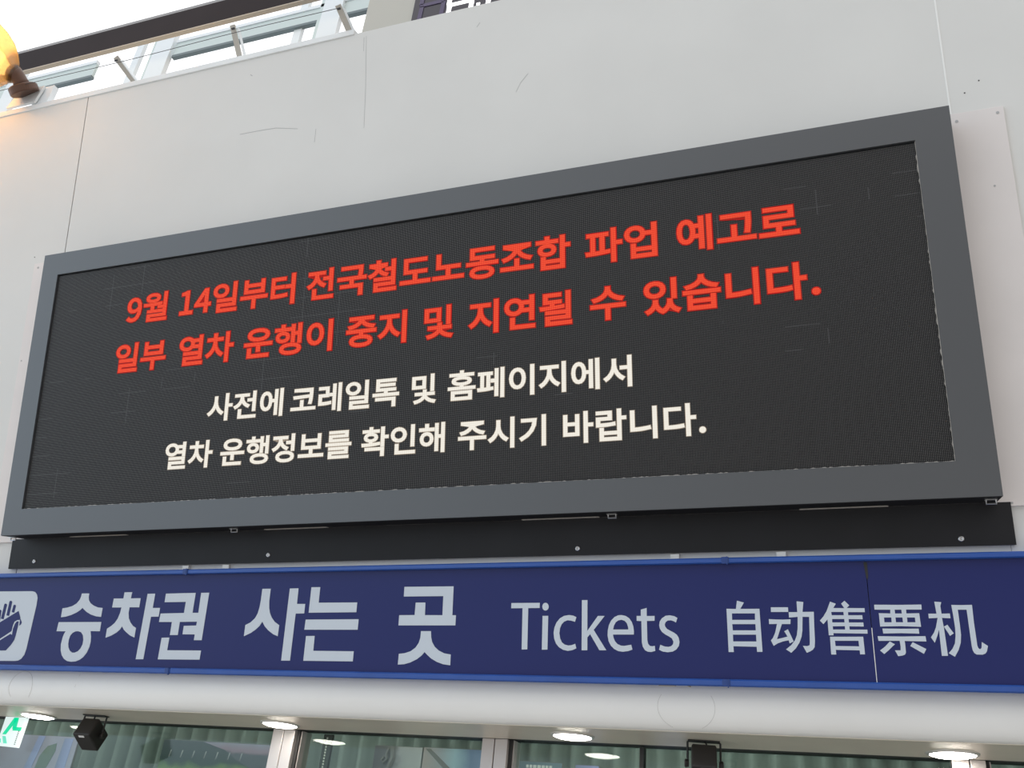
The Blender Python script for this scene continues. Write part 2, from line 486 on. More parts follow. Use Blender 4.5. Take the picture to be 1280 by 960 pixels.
# ------------------------------------------------------------ data: outlines of the lettering, in tenths of a millimetre on the fascia
SIGN = [["korean",[[-14616,-8592,-14239,-8595,-14246,-8738,-14213,-8858,-14109,-8977,-13941,-9069,-13711,-9141,-13482,-9159,-13504,-9504,-13741,-9484,-14014,-9416,-14250,-9314,-14408,-9212,-14489,-9151,-14593,-9239,-14775,-9340,-15025,-9431,-15282,-9492,-15519,-9515,-15506,-9167,-15277,-9141,-15020,-9081,-14815,-8980,-14684,-8837,-14634,-8718],[-15601,-9705,-13464,-9698,-13475,-10050,-13935,-10045,-13879,-10250,-13863,-10449,-13895,-10647,-13988,-10862,-14133,-11028,-14290,-11129,-14495,-11197,-14702,-11213,-14913,-11187,-15082,-11106,-15215,-10975,-15301,-10793,-15335,-10560,-15294,-10292,-15251,-10164,-15181,-10056,-15649,-10058],[-14563,-10050,-14403,-10087,-14287,-10203,-14237,-10369,-14245,-10551,-14320,-10701,-14432,-10811,-14596,-10869,-14729,-10864,-14852,-10789,-14934,-10673,-14971,-10540,-14965,-10373,-14921,-10223,-14817,-10112,-14693,-10061]]],
["korean",[[-12495,-8568,-12124,-8565,-12157,-8802,-11680,-8799,-11701,-9144,-12165,-9141,-12180,-9354,-12138,-9552,-12037,-9717,-11901,-9841,-11742,-9923,-11769,-10278,-11985,-10201,-12193,-10078,-12326,-9980,-12416,-9862,-12504,-9981,-12655,-10096,-12892,-10212,-13157,-10293,-13139,-9949,-12950,-9850,-12797,-9734,-12674,-9568,-12592,-9353,-12555,-9146,-13014,-9144,-12986,-8802,-12514,-8803],[-11368,-8636,-11010,-8632,-11051,-9173,-10708,-9171,-10729,-9498,-11087,-9501,-11226,-11072,-11585,-11077]]],
["korean",[[-10499,-8637,-9118,-8621,-9176,-9358,-8909,-9359,-8866,-8623,-8503,-8620,-8638,-10355,-8989,-10357,-8975,-10148,-9533,-10147,-9513,-9837,-8948,-9823,-8933,-9683,-9716,-9693,-9747,-10174,-10110,-10176,-10080,-9696,-10684,-9696,-10649,-9381,-9565,-9364,-9532,-8952,-10521,-8959],[-10478,-10277,-10125,-10269,-10165,-10732,-8625,-10726,-8652,-11054,-10552,-11067]]],
["korean",[[-6155,-8503,-5792,-8503,-5815,-8946,-5796,-9197,-5745,-9375,-5658,-9535,-5516,-9688,-5314,-9807,-5343,-10194,-5540,-10125,-5765,-9988,-5928,-9844,-6043,-9681,-6145,-9827,-6304,-9962,-6507,-10087,-6790,-10201,-6766,-9803,-6545,-9706,-6366,-9552,-6263,-9367,-6204,-9123,-6176,-8871],[-4974,-8505,-4606,-8502,-4628,-9057,-4284,-9059,-4299,-9393,-4654,-9399,-4754,-11037,-5121,-11039]]],
["korean",[[-4067,-8469,-3701,-8470,-3727,-9020,-2158,-9019,-2177,-9357,-4114,-9369],[-4216,-9610,-2067,-9597,-2086,-9956,-4246,-9962],[-4158,-10181,-3805,-10175,-3823,-10687,-2196,-10687,-2214,-11026,-4206,-11033]]],
["korean",[[-326,-8499,1544,-8504,1522,-9467,1655,-9467,1642,-9803,-499,-9807,-484,-9463,106,-9458,131,-9040,500,-9039,497,-9462,1154,-9466,1168,-8829,-335,-8830],[369,-9995,741,-9993,756,-10188,799,-10352,897,-10505,1049,-10627,1255,-10716,1498,-10752,1490,-11100,1229,-11072,987,-10995,780,-10891,627,-10772,527,-10682,422,-10797,240,-10924,0,-11032,-225,-11090,-463,-11107,-441,-10751,-221,-10729,3,-10661,187,-10537,294,-10388,352,-10223]]],
["latin",[[3656,-9076,4655,-9075,4649,-9241,4252,-9244,4222,-10560,4027,-10566,4052,-9244,3652,-9247]]],
["latin",[[4750,-9494,4944,-9492,4915,-10560,4723,-10564],[4963,-9199,4958,-9238,4942,-9273,4917,-9300,4886,-9318,4852,-9324,4817,-9318,4786,-9300,4762,-9272,4746,-9237,4740,-9198,4746,-9160,4762,-9125,4787,-9097,4818,-9080,4852,-9074,4887,-9080,4918,-9098,4942,-9126,4958,-9161]]],
["latin",[[5902,-9536,5793,-9488,5654,-9469,5488,-9495,5347,-9571,5231,-9702,5159,-9856,5127,-10033,5146,-10210,5202,-10363,5303,-10479,5441,-10559,5605,-10593,5756,-10568,5890,-10513,5854,-10369,5745,-10412,5619,-10427,5493,-10395,5405,-10326,5350,-10209,5323,-10044,5345,-9891,5404,-9761,5487,-9678,5601,-9635,5728,-9647,5854,-9685]]],
["latin",[[6098,-8998,6285,-8997,6265,-9966,6624,-9499,6848,-9500,6477,-9935,6880,-10561,6654,-10563,6355,-10070,6262,-10168,6256,-10567,6066,-10569]]],
["latin",[[7785,-10073,7107,-10076,7124,-10175,7168,-10278,7251,-10370,7359,-10415,7468,-10421,7590,-10401,7691,-10384,7726,-10532,7585,-10579,7415,-10601,7270,-10582,7138,-10520,7030,-10417,6960,-10280,6932,-10107,6943,-9945,6983,-9782,7060,-9642,7173,-9533,7297,-9479,7408,-9473,7541,-9503,7649,-9573,7731,-9689,7775,-9827,7788,-9965],[7113,-9921,7613,-9919,7601,-9827,7565,-9723,7501,-9654,7404,-9621,7293,-9638,7206,-9700,7150,-9793]]],
["latin",[[8032,-9307,8220,-9254,8216,-9504,8468,-9502,8460,-9651,8216,-9656,8211,-10237,8231,-10350,8284,-10414,8355,-10426,8441,-10412,8452,-10563,8325,-10598,8219,-10593,8125,-10544,8061,-10443,8035,-10307,8038,-9661,7887,-9652,7891,-9501,8026,-9501]]],
["latin",[[9186,-9563,9087,-9510,8946,-9482,8815,-9500,8694,-9574,8624,-9677,8603,-9791,8623,-9894,8679,-9984,8770,-10057,8897,-10124,8989,-10187,9032,-10277,9017,-10356,8956,-10417,8862,-10440,8745,-10428,8617,-10377,8571,-10528,8692,-10583,8844,-10600,8996,-10580,9116,-10512,9195,-10410,9221,-10287,9200,-10163,9146,-10073,9055,-10006,8940,-9949,8847,-9900,8791,-9825,8782,-9756,8813,-9688,8881,-9642,8976,-9635,9069,-9665,9133,-9706]]],
["chinese",[[11041,-9049,11248,-9109,11128,-9297,11699,-9295,11710,-10559,11552,-10560,11546,-10412,10857,-10403,10861,-10572,10706,-10574,10712,-9291,10997,-9297],[10868,-9431,11557,-9432,11549,-9623,10863,-9623],[10861,-9750,11552,-9749,11552,-9932,10866,-9935],[10863,-10061,11551,-10058,11551,-10259,10859,-10262]]],
["chinese",[[12039,-9252,12539,-9254,12540,-9391,12036,-9392],[11956,-9601,12153,-9612,12371,-9617,12590,-9606,12575,-9746,12329,-9746,12157,-10186,12312,-10152,12467,-10108,12382,-9956,12493,-9897,12634,-10247,12517,-10307,12491,-10216,12327,-10250,12170,-10309,12046,-10382,11976,-10224,12039,-10154,12115,-10001,12188,-9742,11957,-9747],[12802,-9079,12995,-9103,12952,-9392,13274,-9389,13255,-9801,13242,-10232,13220,-10404,13168,-10479,13089,-10529,12986,-10571,12888,-10375,13016,-10380,13082,-10352,13094,-10276,13130,-9537,12941,-9536,12907,-9932,12872,-10106,12799,-10279,12679,-10452,12541,-10576,12397,-10480,12557,-10356,12675,-10215,12740,-10063,12776,-9868,12801,-9536,12550,-9556,12550,-9397,12800,-9398]]],
["chinese",[[13760,-9097,13920,-9159,13835,-9282,14145,-9288,14068,-9157,14168,-9071,14292,-9208,14212,-9284,14708,-9290,14707,-9404,14240,-9402,14236,-9491,14627,-9491,14629,-9607,14239,-9602,14239,-9699,14637,-9699,14639,-9814,14242,-9808,14242,-9902,14730,-9901,14728,-10015,13779,-10004,13781,-10066,13646,-10067,13647,-9611,13520,-9747,13426,-9645,13533,-9531,13642,-9368],[13769,-9395,14110,-9396,14115,-9490,13774,-9490],[13777,-9600,14118,-9598,14118,-9697,13773,-9697],[13779,-9809,14117,-9804,14117,-9900,13777,-9901],[13676,-10108,14598,-10102,14603,-10597,14469,-10599,14467,-10487,13809,-10479,13810,-10611,13668,-10612],[13805,-10222,14458,-10218,14461,-10374,13810,-10371]]],
["chinese",[[14982,-9192,15631,-9201,16258,-9195,16254,-9336,15834,-9334,15833,-9445,16176,-9438,16181,-9629,16187,-9818,15643,-9801,15089,-9813,15087,-9435,15400,-9444,15409,-9336,14980,-9333],[15528,-9337,15708,-9337,15711,-9446,15528,-9446],[15217,-9557,15416,-9557,15413,-9692,15215,-9693],[15528,-9557,15714,-9557,15719,-9692,15529,-9692],[15839,-9557,16050,-9558,16050,-9692,15836,-9692],[15144,-9869,15636,-9874,16116,-9870,16119,-10009,15624,-9997,15155,-10010],[14995,-10084,15632,-10091,16274,-10077,16283,-10224,15709,-10215,15714,-10335,15711,-10538,15679,-10594,15615,-10618,15497,-10638,15424,-10477,15576,-10475,15586,-10373,15576,-10211,15004,-10216],[15310,-10231,15441,-10310,15373,-10366,15254,-10478,15128,-10582,15020,-10486,15175,-10368],[15918,-10245,16259,-10432,16184,-10566,15844,-10353]]],
["chinese",[[16611,-9116,16794,-9131,16756,-9239,16764,-9453,16982,-9448,16985,-9581,16763,-9570,16785,-9850,16804,-10613,16645,-10615,16649,-9897,16586,-10072,16501,-10259,16416,-10109,16509,-9980,16577,-9832,16650,-9569,16415,-9582,16418,-9452,16633,-9452],[16882,-9758,17023,-9996,16920,-10066,16789,-9813],[17047,-9209,17315,-9217,17583,-9210,17577,-9702,17589,-10320,17606,-10392,17644,-10427,17691,-10391,17714,-10228,17858,-10335,17815,-10479,17774,-10537,17695,-10570,17543,-10568,17489,-10528,17456,-10447,17445,-10321,17430,-9344,17201,-9343,17208,-9776,17207,-10032,17175,-10251,17097,-10451,16982,-10636,16834,-10540,16946,-10416,17023,-10270,17063,-10069,17076,-9849,17065,-9518]]]]
PLATE = [-20347,-8462,-17220,-8476,-17051,-8513,-16939,-8612,-16880,-8751,-16882,-9029,-17082,-10759,-17144,-10979,-17273,-11132,-17420,-11202,-17577,-11221,-20401,-11246,-20577,-11213,-20699,-11107,-20751,-10986,-20718,-10707,-20681,-8722,-20594,-8561,-20479,-8482]
HAND = [[-18603,-9007,-18595,-8987,-18577,-8972,-18550,-8965,-18521,-8966,-18492,-8975,-18468,-8991,-18454,-9012,-18450,-9034,-18514,-9593,-18667,-9567],[-18347,-8897,-18339,-8877,-18321,-8862,-18295,-8854,-18266,-8854,-18237,-8863,-18213,-8879,-18198,-8900,-18195,-8922,-18245,-9460,-18397,-9436],[-18103,-9051,-18095,-9033,-18077,-9019,-18052,-9013,-18025,-9014,-17998,-9023,-17977,-9039,-17964,-9058,-17961,-9078,-17999,-9333,-18140,-9306],[-18852,-9256,-18845,-9235,-18828,-9219,-18803,-9210,-18774,-9210,-18744,-9217,-18720,-9233,-18703,-9253,-18698,-9274,-18705,-9694,-18858,-9676],[-19204,-9930,-18681,-9709,-17777,-9261,-17630,-9529,-17641,-9615,-17783,-9626,-17911,-9685,-17967,-9823,-17994,-10058,-18545,-10360,-19016,-10588],[-17619,-9564,-17518,-9719,-17549,-9795,-17627,-9850,-17631,-9667],[-17690,-9674,-17690,-9857,-17739,-10236,-17779,-10407,-17912,-10596,-18145,-10820,-19153,-10830,-18999,-10664,-18532,-10422,-18032,-10168,-17940,-10209,-17934,-9961,-17870,-9771,-17787,-9678]]
LED = [["red",[[[[-13113,2526,-12961,2556,-12833,2653,-12742,2826,-12708,3082,-12737,3289,-12816,3436,-12935,3524,-13084,3553,-13207,3530,-13308,3465,-13377,3363,-13403,3231,-13381,3096,-13319,2999,-13222,2940,-13096,2920,-13026,2928,-12958,2953,-12895,2991,-12839,3040,-12867,2846,-12929,2719,-13015,2650,-13117,2629,-13171,2634,-13221,2649,-13266,2673,-13306,2705,-13382,2627,-13331,2587,-13269,2555,-13197,2533],[-12840,3145,-12898,3084,-12957,3043,-13016,3019,-13073,3012,-13160,3028,-13222,3072,-13260,3141,-13272,3231,-13258,3324,-13218,3396,-13157,3441,-13082,3457,-12987,3437,-12914,3377,-12865,3280]],
[[-12111,3639,-12250,3626,-12357,3589,-12426,3531,-12450,3454,-12426,3378,-12357,3321,-12250,3284,-12111,3272,-11972,3284,-11865,3321,-11796,3378,-11772,3454,-11796,3531,-11865,3589,-11972,3626],[-12111,3561,-12020,3554,-11950,3532,-11906,3499,-11891,3454,-11906,3411,-11950,3378,-12020,3357,-12111,3349,-12202,3357,-12271,3378,-12316,3411,-12331,3454,-12316,3499,-12271,3532,-12202,3554]],
[[-12540,3119,-12455,3119,-12367,3119,-12276,3120,-12181,3122,-12181,2937,-12056,2937,-12056,3127,-11955,3132,-11853,3139,-11752,3148,-11652,3159,-11660,3232,-11887,3216,-12118,3206,-12345,3202,-12555,3202]],
[[-11825,3080,-11825,3006,-11551,3006,-11551,2941,-11426,2941,-11426,3662,-11551,3662,-11551,3080]],
[[-12342,2534,-12342,2452,-11380,2452,-11380,2534,-12219,2534,-12219,2643,-11426,2643,-11426,2897,-12346,2897,-12346,2817,-11550,2817,-11550,2718,-12342,2718]]],
[[[-10680,2544,-10083,2544,-10083,2646,-10301,2646,-10301,3536,-10405,3536,-10452,3514,-10504,3495,-10563,3479,-10631,3465,-10631,3387,-10437,3387,-10437,2646,-10680,2646]],
[[-9482,2544,-9354,2544,-9354,2817,-9209,2817,-9209,2916,-9354,2916,-9354,3536,-9504,3536,-9957,2898,-9957,2817,-9482,2817],[-9482,2916,-9816,2916,-9568,3254,-9545,3291,-9522,3328,-9501,3364,-9480,3400,-9474,3400,-9477,3358,-9479,3310,-9481,3262,-9482,3220]],
[[-8711,3618,-8850,3598,-8960,3542,-9033,3456,-9059,3346,-9033,3237,-8960,3151,-8850,3095,-8711,3076,-8573,3095,-8463,3151,-8391,3237,-8365,3346,-8391,3456,-8463,3542,-8573,3598],[-8711,3525,-8620,3512,-8549,3475,-8501,3419,-8484,3346,-8501,3274,-8549,3217,-8620,3181,-8711,3168,-8802,3181,-8874,3217,-8921,3274,-8939,3346,-8921,3419,-8874,3475,-8802,3512]],
[[-8111,3663,-8111,3036,-7988,3036,-7988,3663]],
[[-8852,2545,-8852,2454,-7942,2454,-7942,2545,-8734,2545,-8734,2679,-7988,2679,-7988,2975,-8857,2975,-8857,2886,-8110,2886,-8110,2763,-8852,2763]],
[[-7569,3613,-7569,3084,-6661,3084,-6661,3613,-6784,3613,-6784,3445,-7448,3445,-7448,3613],[-7448,3354,-6784,3354,-6784,3176,-7448,3176]],
[[-7724,2937,-7724,2847,-7179,2847,-7179,2438,-7057,2438,-7057,2847,-6506,2847,-6506,2937]],
[[-5651,3202,-5651,3110,-5374,3110,-5374,2436,-5252,2436,-5252,3663,-5374,3663,-5374,3202]],
[[-6294,3551,-6294,2730,-6193,2730,-6017,2732,-5863,2738,-5721,2750,-5580,2768,-5593,2860,-5726,2842,-5860,2831,-6006,2825,-6173,2824,-6173,3116,-5733,3116,-5733,3207,-6173,3207,-6173,3459,-5673,3459,-5673,3551]]],
[[[-3676,3662,-3676,3324,-3943,3324,-3943,3232,-3676,3232,-3676,2764,-3555,2764,-3555,3662]],
[[-4400,2844,-4400,2465,-3518,2465,-3518,2557,-4280,2557,-4280,2844]],
[[-4602,3563,-4602,3471,-4308,3471,-4308,3411,-4332,3284,-4400,3169,-4505,3076,-4640,3011,-4577,2920,-4467,2971,-4373,3041,-4298,3127,-4245,3226,-4191,3136,-4119,3059,-4030,2995,-3925,2948,-3864,3038,-3995,3100,-4096,3189,-4161,3295,-4184,3411,-4184,3471,-3894,3471,-3894,3563]],
[[-3172,2852,-3172,2762,-2365,2762,-2365,2438,-2243,2438,-2243,2852,-2638,2852,-2638,3076,-2095,3076,-2095,3168,-2284,3168,-2265,3270,-2255,3361,-2251,3443,-2251,3515,-2251,3605,-3144,3605,-3144,3513,-2371,3513,-2371,3440,-2375,3360,-2386,3270,-2406,3168,-3297,3168,-3297,3076,-2759,3076,-2759,2852]],
[[-1618,3669,-1618,3541,-1913,3541,-1913,3451,-1618,3451,-1618,3422,-1643,3319,-1712,3229,-1818,3156,-1954,3107,-1899,3020,-1786,3059,-1690,3115,-1612,3186,-1556,3269,-1499,3193,-1421,3129,-1324,3079,-1212,3043,-1159,3130,-1295,3174,-1402,3241,-1472,3326,-1498,3422,-1498,3451,-1205,3451,-1205,3541,-1496,3541,-1496,3669]],
[[-981,3663,-981,3359,-1244,3359,-1244,3268,-981,3268,-981,3021,-861,3021,-861,3663]],
[[-1710,2541,-1710,2452,-811,2452,-811,2541,-1590,2541,-1590,2671,-861,2671,-861,2962,-1713,2962,-1713,2874,-981,2874,-981,2755,-1710,2755]],
[[-449,3564,-449,3000,-64,3000,-64,2686,-601,2686,-601,2592,600,2592,600,2686,56,2686,56,3000,461,3000,461,3091,-327,3091,-327,3472,448,3472,448,3564]],
[[893,3559,893,3014,1284,3014,1284,2689,746,2689,746,2597,1948,2597,1948,2689,1406,2689,1406,3014,1810,3014,1810,3107,1016,3107,1016,3559]],
[[2692,2881,2501,2866,2359,2823,2269,2754,2238,2660,2269,2566,2359,2497,2501,2454,2692,2439,2882,2454,3024,2497,3114,2566,3145,2660,3114,2754,3024,2823,2882,2866],[2692,2793,2831,2784,2935,2758,3000,2716,3023,2660,3000,2603,2935,2562,2831,2536,2692,2527,2553,2536,2448,2562,2383,2603,2361,2660,2383,2716,2448,2758,2553,2784]],
[[2245,3606,2245,3200,2633,3200,2633,3059,2094,3059,2094,2968,3293,2968,3293,3059,2752,3059,2752,3200,3152,3200,3152,3291,2365,3291,2365,3517,3143,3517,3143,3606]],
[[3981,2985,3981,2689,3442,2689,3442,2595,4643,2595,4643,2689,4103,2689,4103,2985]],
[[3542,3552,3542,3459,3978,3459,3978,3433,3935,3293,3824,3173,3671,3082,3501,3031,3550,2941,3700,2985,3840,3057,3958,3152,4042,3269,4127,3154,4246,3060,4387,2990,4538,2947,4588,3036,4414,3085,4259,3174,4147,3294,4104,3433,4104,3459,4541,3459,4541,3552]],
[[4985,2897,4985,2454,5818,2454,5818,2897,5696,2897,5696,2768,5105,2768,5105,2897],[5105,2680,5696,2680,5696,2545,5105,2545]],
[[5184,3389,5054,3374,4953,3331,4889,3264,4866,3176,4889,3087,4953,3019,5054,2976,5184,2960,5313,2976,5413,3019,5477,3087,5500,3176,5477,3264,5413,3331,5313,3374],[5184,3304,5266,3295,5329,3269,5370,3228,5385,3176,5370,3122,5329,3081,5266,3055,5184,3046,5102,3055,5038,3081,4998,3122,4983,3176,4998,3228,5038,3269,5102,3295]],
[[5696,3663,5696,2951,5818,2951,5818,3256,6013,3256,6013,3350,5818,3350,5818,3663]],
[[5124,3674,5124,3537,4793,3537,4793,3446,5575,3446,5575,3537,5245,3537,5245,3674]]],
[[[6649,2741,6838,2743,7047,2748,7264,2762,7478,2787,7471,2870,7421,2864,7369,2859,7318,2856,7266,2852,7266,3440,7410,3440,7410,3532,6666,3532,6666,3440,6809,3440,6809,2837,6634,2836],[6929,3440,7148,3440,7148,2845,6929,2839]],
[[7554,3663,7554,2438,7677,2438,7677,3080,7895,3080,7895,3173,7677,3173,7677,3663]],
[[8252,2944,8252,2454,9107,2454,9107,2944,8985,2944,8985,2791,8373,2791,8373,2944],[8373,2702,8985,2702,8985,2546,8373,2546]],
[[8985,3663,8985,3370,8711,3370,8673,3467,8600,3541,8498,3589,8373,3606,8235,3585,8126,3527,8055,3438,8029,3323,8055,3208,8126,3118,8235,3060,8373,3039,8499,3056,8602,3105,8675,3181,8713,3278,8985,3278,8985,3005,9107,3005,9107,3663],[8373,3512,8464,3498,8536,3459,8582,3399,8599,3323,8582,3247,8536,3187,8464,3148,8373,3134,8282,3148,8210,3187,8163,3247,8146,3323,8163,3399,8210,3459,8282,3498]]],
[[[10855,3663,10855,2438,10974,2438,10974,3663]],
[[10135,3560,10017,3531,9928,3445,9870,3312,9850,3135,9870,2958,9928,2823,10017,2737,10135,2707,10215,2720,10285,2758,10341,2819,10384,2901,10591,2901,10591,2500,10708,2500,10708,3637,10591,3637,10591,3367,10385,3367,10342,3449,10285,3510,10216,3547],[10135,3456,10207,3434,10262,3370,10297,3268,10310,3135,10297,3001,10262,2899,10207,2835,10135,2813,10063,2835,10009,2899,9975,3001,9963,3135,9975,3268,10009,3370,10063,3434],[10591,3275,10591,2994,10410,2994,10415,3028,10419,3062,10421,3098,10422,3135,10421,3172,10419,3208,10415,3242,10410,3275]],
[[11327,3540,11327,3448,12142,3448,12142,3419,12142,3304,12136,3175,12121,3030,12092,2866,12217,2852,12245,3024,12259,3172,12265,3302,12265,3419,12265,3540]],
[[11669,3140,11669,2703,11198,2703,11198,2610,12409,2610,12409,2703,11791,2703,11791,3140]],
[[12713,3004,12713,2912,13106,2912,13106,2683,12562,2683,12562,2590,13778,2590,13778,2683,13228,2683,13228,2912,13658,2912,13658,3004,12835,3004,12835,3202,13627,3202,13627,3572,12710,3572,12710,3480,13505,3480,13505,3291,12713,3291]]]]],
["red",[[[[-13347,1479,-13482,1459,-13589,1404,-13660,1320,-13686,1211,-13660,1104,-13589,1019,-13482,964,-13347,945,-13211,964,-13104,1019,-13034,1104,-13009,1211,-13034,1320,-13104,1404,-13211,1459],[-13347,1387,-13258,1374,-13188,1338,-13141,1283,-13125,1211,-13141,1140,-13188,1085,-13258,1049,-13347,1036,-13435,1049,-13505,1085,-13552,1140,-13568,1211,-13552,1283,-13505,1338,-13435,1374]],
[[-12760,1523,-12760,907,-12640,907,-12640,1523]],
[[-13484,423,-13484,334,-12595,334,-12595,423,-13368,423,-13368,555,-12640,555,-12640,847,-13489,847,-13489,759,-12759,759,-12759,637,-13484,637]],
[[-12231,1474,-12231,953,-11343,953,-11343,1474,-11463,1474,-11463,1309,-12112,1309,-12112,1474],[-12112,1219,-11463,1219,-11463,1044,-12112,1044]],
[[-12382,809,-12382,720,-11849,720,-11849,318,-11730,318,-11730,720,-11192,720,-11192,809]]],
[[[-9519,1523,-9519,1378,-9853,1378,-9905,1422,-9969,1454,-10043,1475,-10125,1482,-10262,1462,-10370,1406,-10441,1319,-10467,1207,-10441,1096,-10370,1010,-10262,953,-10125,933,-10041,941,-9966,961,-9901,996,-9850,1041,-9519,1041,-9519,907,-9399,907,-9399,1523],[-10125,1391,-10036,1377,-9965,1340,-9918,1282,-9901,1207,-9918,1133,-9965,1075,-10036,1037,-10125,1024,-10216,1037,-10287,1075,-10334,1133,-10351,1207,-10334,1282,-10287,1340,-10216,1377],[-9799,1290,-9519,1290,-9519,1129,-9797,1129,-9792,1147,-9789,1167,-9786,1187,-9786,1207,-9786,1229,-9789,1250,-9793,1271]],
[[-10249,423,-10249,334,-9349,334,-9349,423,-10128,423,-10128,554,-9399,554,-9399,844,-10251,844,-10251,756,-9519,756,-9519,637,-10249,637]],
[[-8818,1500,-8818,1314,-9116,1314,-9116,1225,-8817,1225,-8817,1133,-8842,980,-8912,839,-9018,720,-9152,636,-9084,551,-8977,614,-8884,699,-8810,803,-8755,921,-8703,811,-8632,714,-8545,633,-8443,574,-8374,658,-8505,741,-8608,855,-8674,989,-8698,1133,-8698,1225,-8404,1225,-8404,1314,-8697,1314,-8697,1500]],
[[-8243,1523,-8243,318,-8121,318,-8121,936,-7904,936,-7904,1029,-8121,1029,-8121,1523]]],
[[[-6722,1492,-6919,1476,-7071,1427,-7168,1351,-7203,1250,-7168,1149,-7071,1074,-6919,1026,-6722,1009,-6524,1026,-6372,1074,-6275,1149,-6241,1250,-6275,1351,-6372,1427,-6524,1476],[-6722,1403,-6579,1393,-6470,1362,-6400,1314,-6375,1250,-6400,1187,-6470,1140,-6579,1110,-6722,1099,-6864,1110,-6973,1140,-7044,1187,-7069,1250,-7044,1314,-6973,1362,-6864,1393]],
[[-7342,912,-7342,821,-6773,821,-6773,578,-6646,578,-6646,821,-6099,821,-6099,912]],
[[-7183,696,-7183,345,-6237,345,-6237,437,-7057,437,-7057,696]],
[[-5604,1229,-5722,1214,-5814,1173,-5874,1107,-5895,1022,-5874,937,-5814,873,-5722,832,-5604,817,-5486,832,-5393,873,-5333,937,-5312,1022,-5333,1107,-5393,1173,-5486,1214],[-5604,1146,-5532,1137,-5475,1112,-5438,1073,-5425,1022,-5438,972,-5475,933,-5532,907,-5604,899,-5677,907,-5733,933,-5770,972,-5783,1022,-5770,1073,-5733,1112,-5677,1137]],
[[-5240,740,-5433,726,-5577,685,-5667,619,-5698,530,-5667,441,-5577,375,-5433,335,-5240,321,-5048,335,-4904,375,-4814,441,-4782,530,-4814,619,-4904,685,-5048,726],[-5240,655,-5100,647,-4996,623,-4931,583,-4908,530,-4931,477,-4996,438,-5100,414,-5240,406,-5381,414,-5486,438,-5551,477,-5574,530,-5551,583,-5486,623,-5381,647]],
[[-5204,1499,-5204,804,-5086,804,-5086,1105,-4910,1105,-4910,761,-4790,761,-4790,1523,-4910,1523,-4910,1195,-5086,1195,-5086,1499]],
[[-5666,1514,-5666,1379,-5953,1379,-5953,1291,-5259,1291,-5259,1379,-5542,1379,-5542,1514]],
[[-3554,1523,-3554,316,-3428,316,-3428,1523]],
[[-4151,1430,-4292,1400,-4402,1316,-4474,1184,-4500,1011,-4474,836,-4402,704,-4292,619,-4151,590,-4012,619,-3902,704,-3830,836,-3804,1011,-3830,1184,-3902,1316,-4012,1400],[-4151,1331,-4060,1308,-3988,1244,-3942,1142,-3926,1011,-3942,877,-3988,776,-4060,711,-4151,688,-4244,711,-4316,776,-4362,877,-4379,1011,-4362,1142,-4316,1244,-4244,1308]]],
[[[-2769,960,-2769,869,-2225,869,-2225,743,-2393,723,-2518,681,-2597,617,-2624,532,-2592,442,-2502,375,-2357,335,-2164,321,-1971,335,-1827,375,-1737,442,-1705,532,-1732,617,-1811,681,-1936,723,-2103,743,-2103,869,-1557,869,-1557,960],[-2164,658,-2023,649,-1918,625,-1851,586,-1829,532,-1851,479,-1918,439,-2023,414,-2164,406,-2305,414,-2410,439,-2476,479,-2499,532,-2476,586,-2410,625,-2305,649]],
[[-2658,1467,-2658,1378,-2242,1378,-2286,1285,-2388,1208,-2532,1151,-2701,1120,-2658,1032,-2497,1061,-2354,1114,-2240,1186,-2164,1277,-2086,1186,-1971,1114,-1829,1061,-1668,1032,-1624,1120,-1794,1151,-1938,1208,-2041,1285,-2084,1378,-1667,1378,-1667,1467]],
[[-430,1523,-430,318,-307,318,-307,1523]],
[[-1361,1399,-1361,1307,-1050,1307,-1050,1155,-1078,999,-1155,850,-1268,724,-1405,637,-1333,550,-1223,616,-1125,708,-1044,820,-986,947,-927,829,-846,725,-748,640,-636,579,-568,667,-707,747,-820,864,-897,1004,-925,1155,-925,1307,-612,1307,-612,1399]]],
[[[483,1444,483,953,1087,953,1087,1444],[972,1357,972,1041,599,1041,599,1357]],
[[1358,1523,1358,832,1476,832,1476,1523]],
[[1007,866,1007,749,626,749,626,664,1006,664,969,577,873,500,736,441,575,407,616,322,758,351,886,399,991,464,1066,542,1141,464,1245,400,1371,351,1512,322,1553,407,1393,442,1257,502,1163,579,1127,664,1507,664,1507,749,1126,749,1126,866]]],
[[[3208,1523,3208,318,3329,318,3329,1523]],
[[2294,1399,2294,1307,2600,1307,2600,1155,2572,999,2497,850,2386,724,2252,637,2322,550,2430,616,2526,708,2605,820,2662,947,2720,829,2800,725,2896,640,3006,579,3073,667,2936,747,2825,864,2749,1004,2722,1155,2722,1307,3029,1307,3029,1399]],
[[3950,1446,3815,1424,3707,1361,3637,1265,3611,1144,3637,1022,3707,927,3815,865,3950,842,4031,850,4104,873,4167,908,4219,956,4553,956,4553,632,4673,632,4673,1522,4553,1522,4553,1334,4218,1334,4166,1381,4103,1416,4030,1438],[3950,1347,4038,1332,4109,1290,4156,1226,4173,1144,4156,1061,4109,997,4038,955,3950,940,3860,955,3790,997,3743,1061,3726,1144,3743,1226,3790,1290,3860,1332],[4553,1243,4553,1046,4272,1046,4278,1069,4283,1093,4287,1118,4288,1144,4287,1170,4283,1195,4278,1220,4271,1243]],
[[3834,724,3834,345,4710,345,4710,435,3953,435,3953,724]],
[[5888,1522,5888,874,6008,874,6008,1522]],
[[4953,903,5150,904,5362,911,5579,926,5792,949,5787,1026,5700,1018,5611,1011,5520,1006,5429,1001,5429,1121,5688,1121,5688,1207,5180,1207,5180,1386,5673,1386,5673,1471,5056,1471,5056,1121,5307,1121,5307,997,5210,995,5115,993,5024,992,4937,992]],
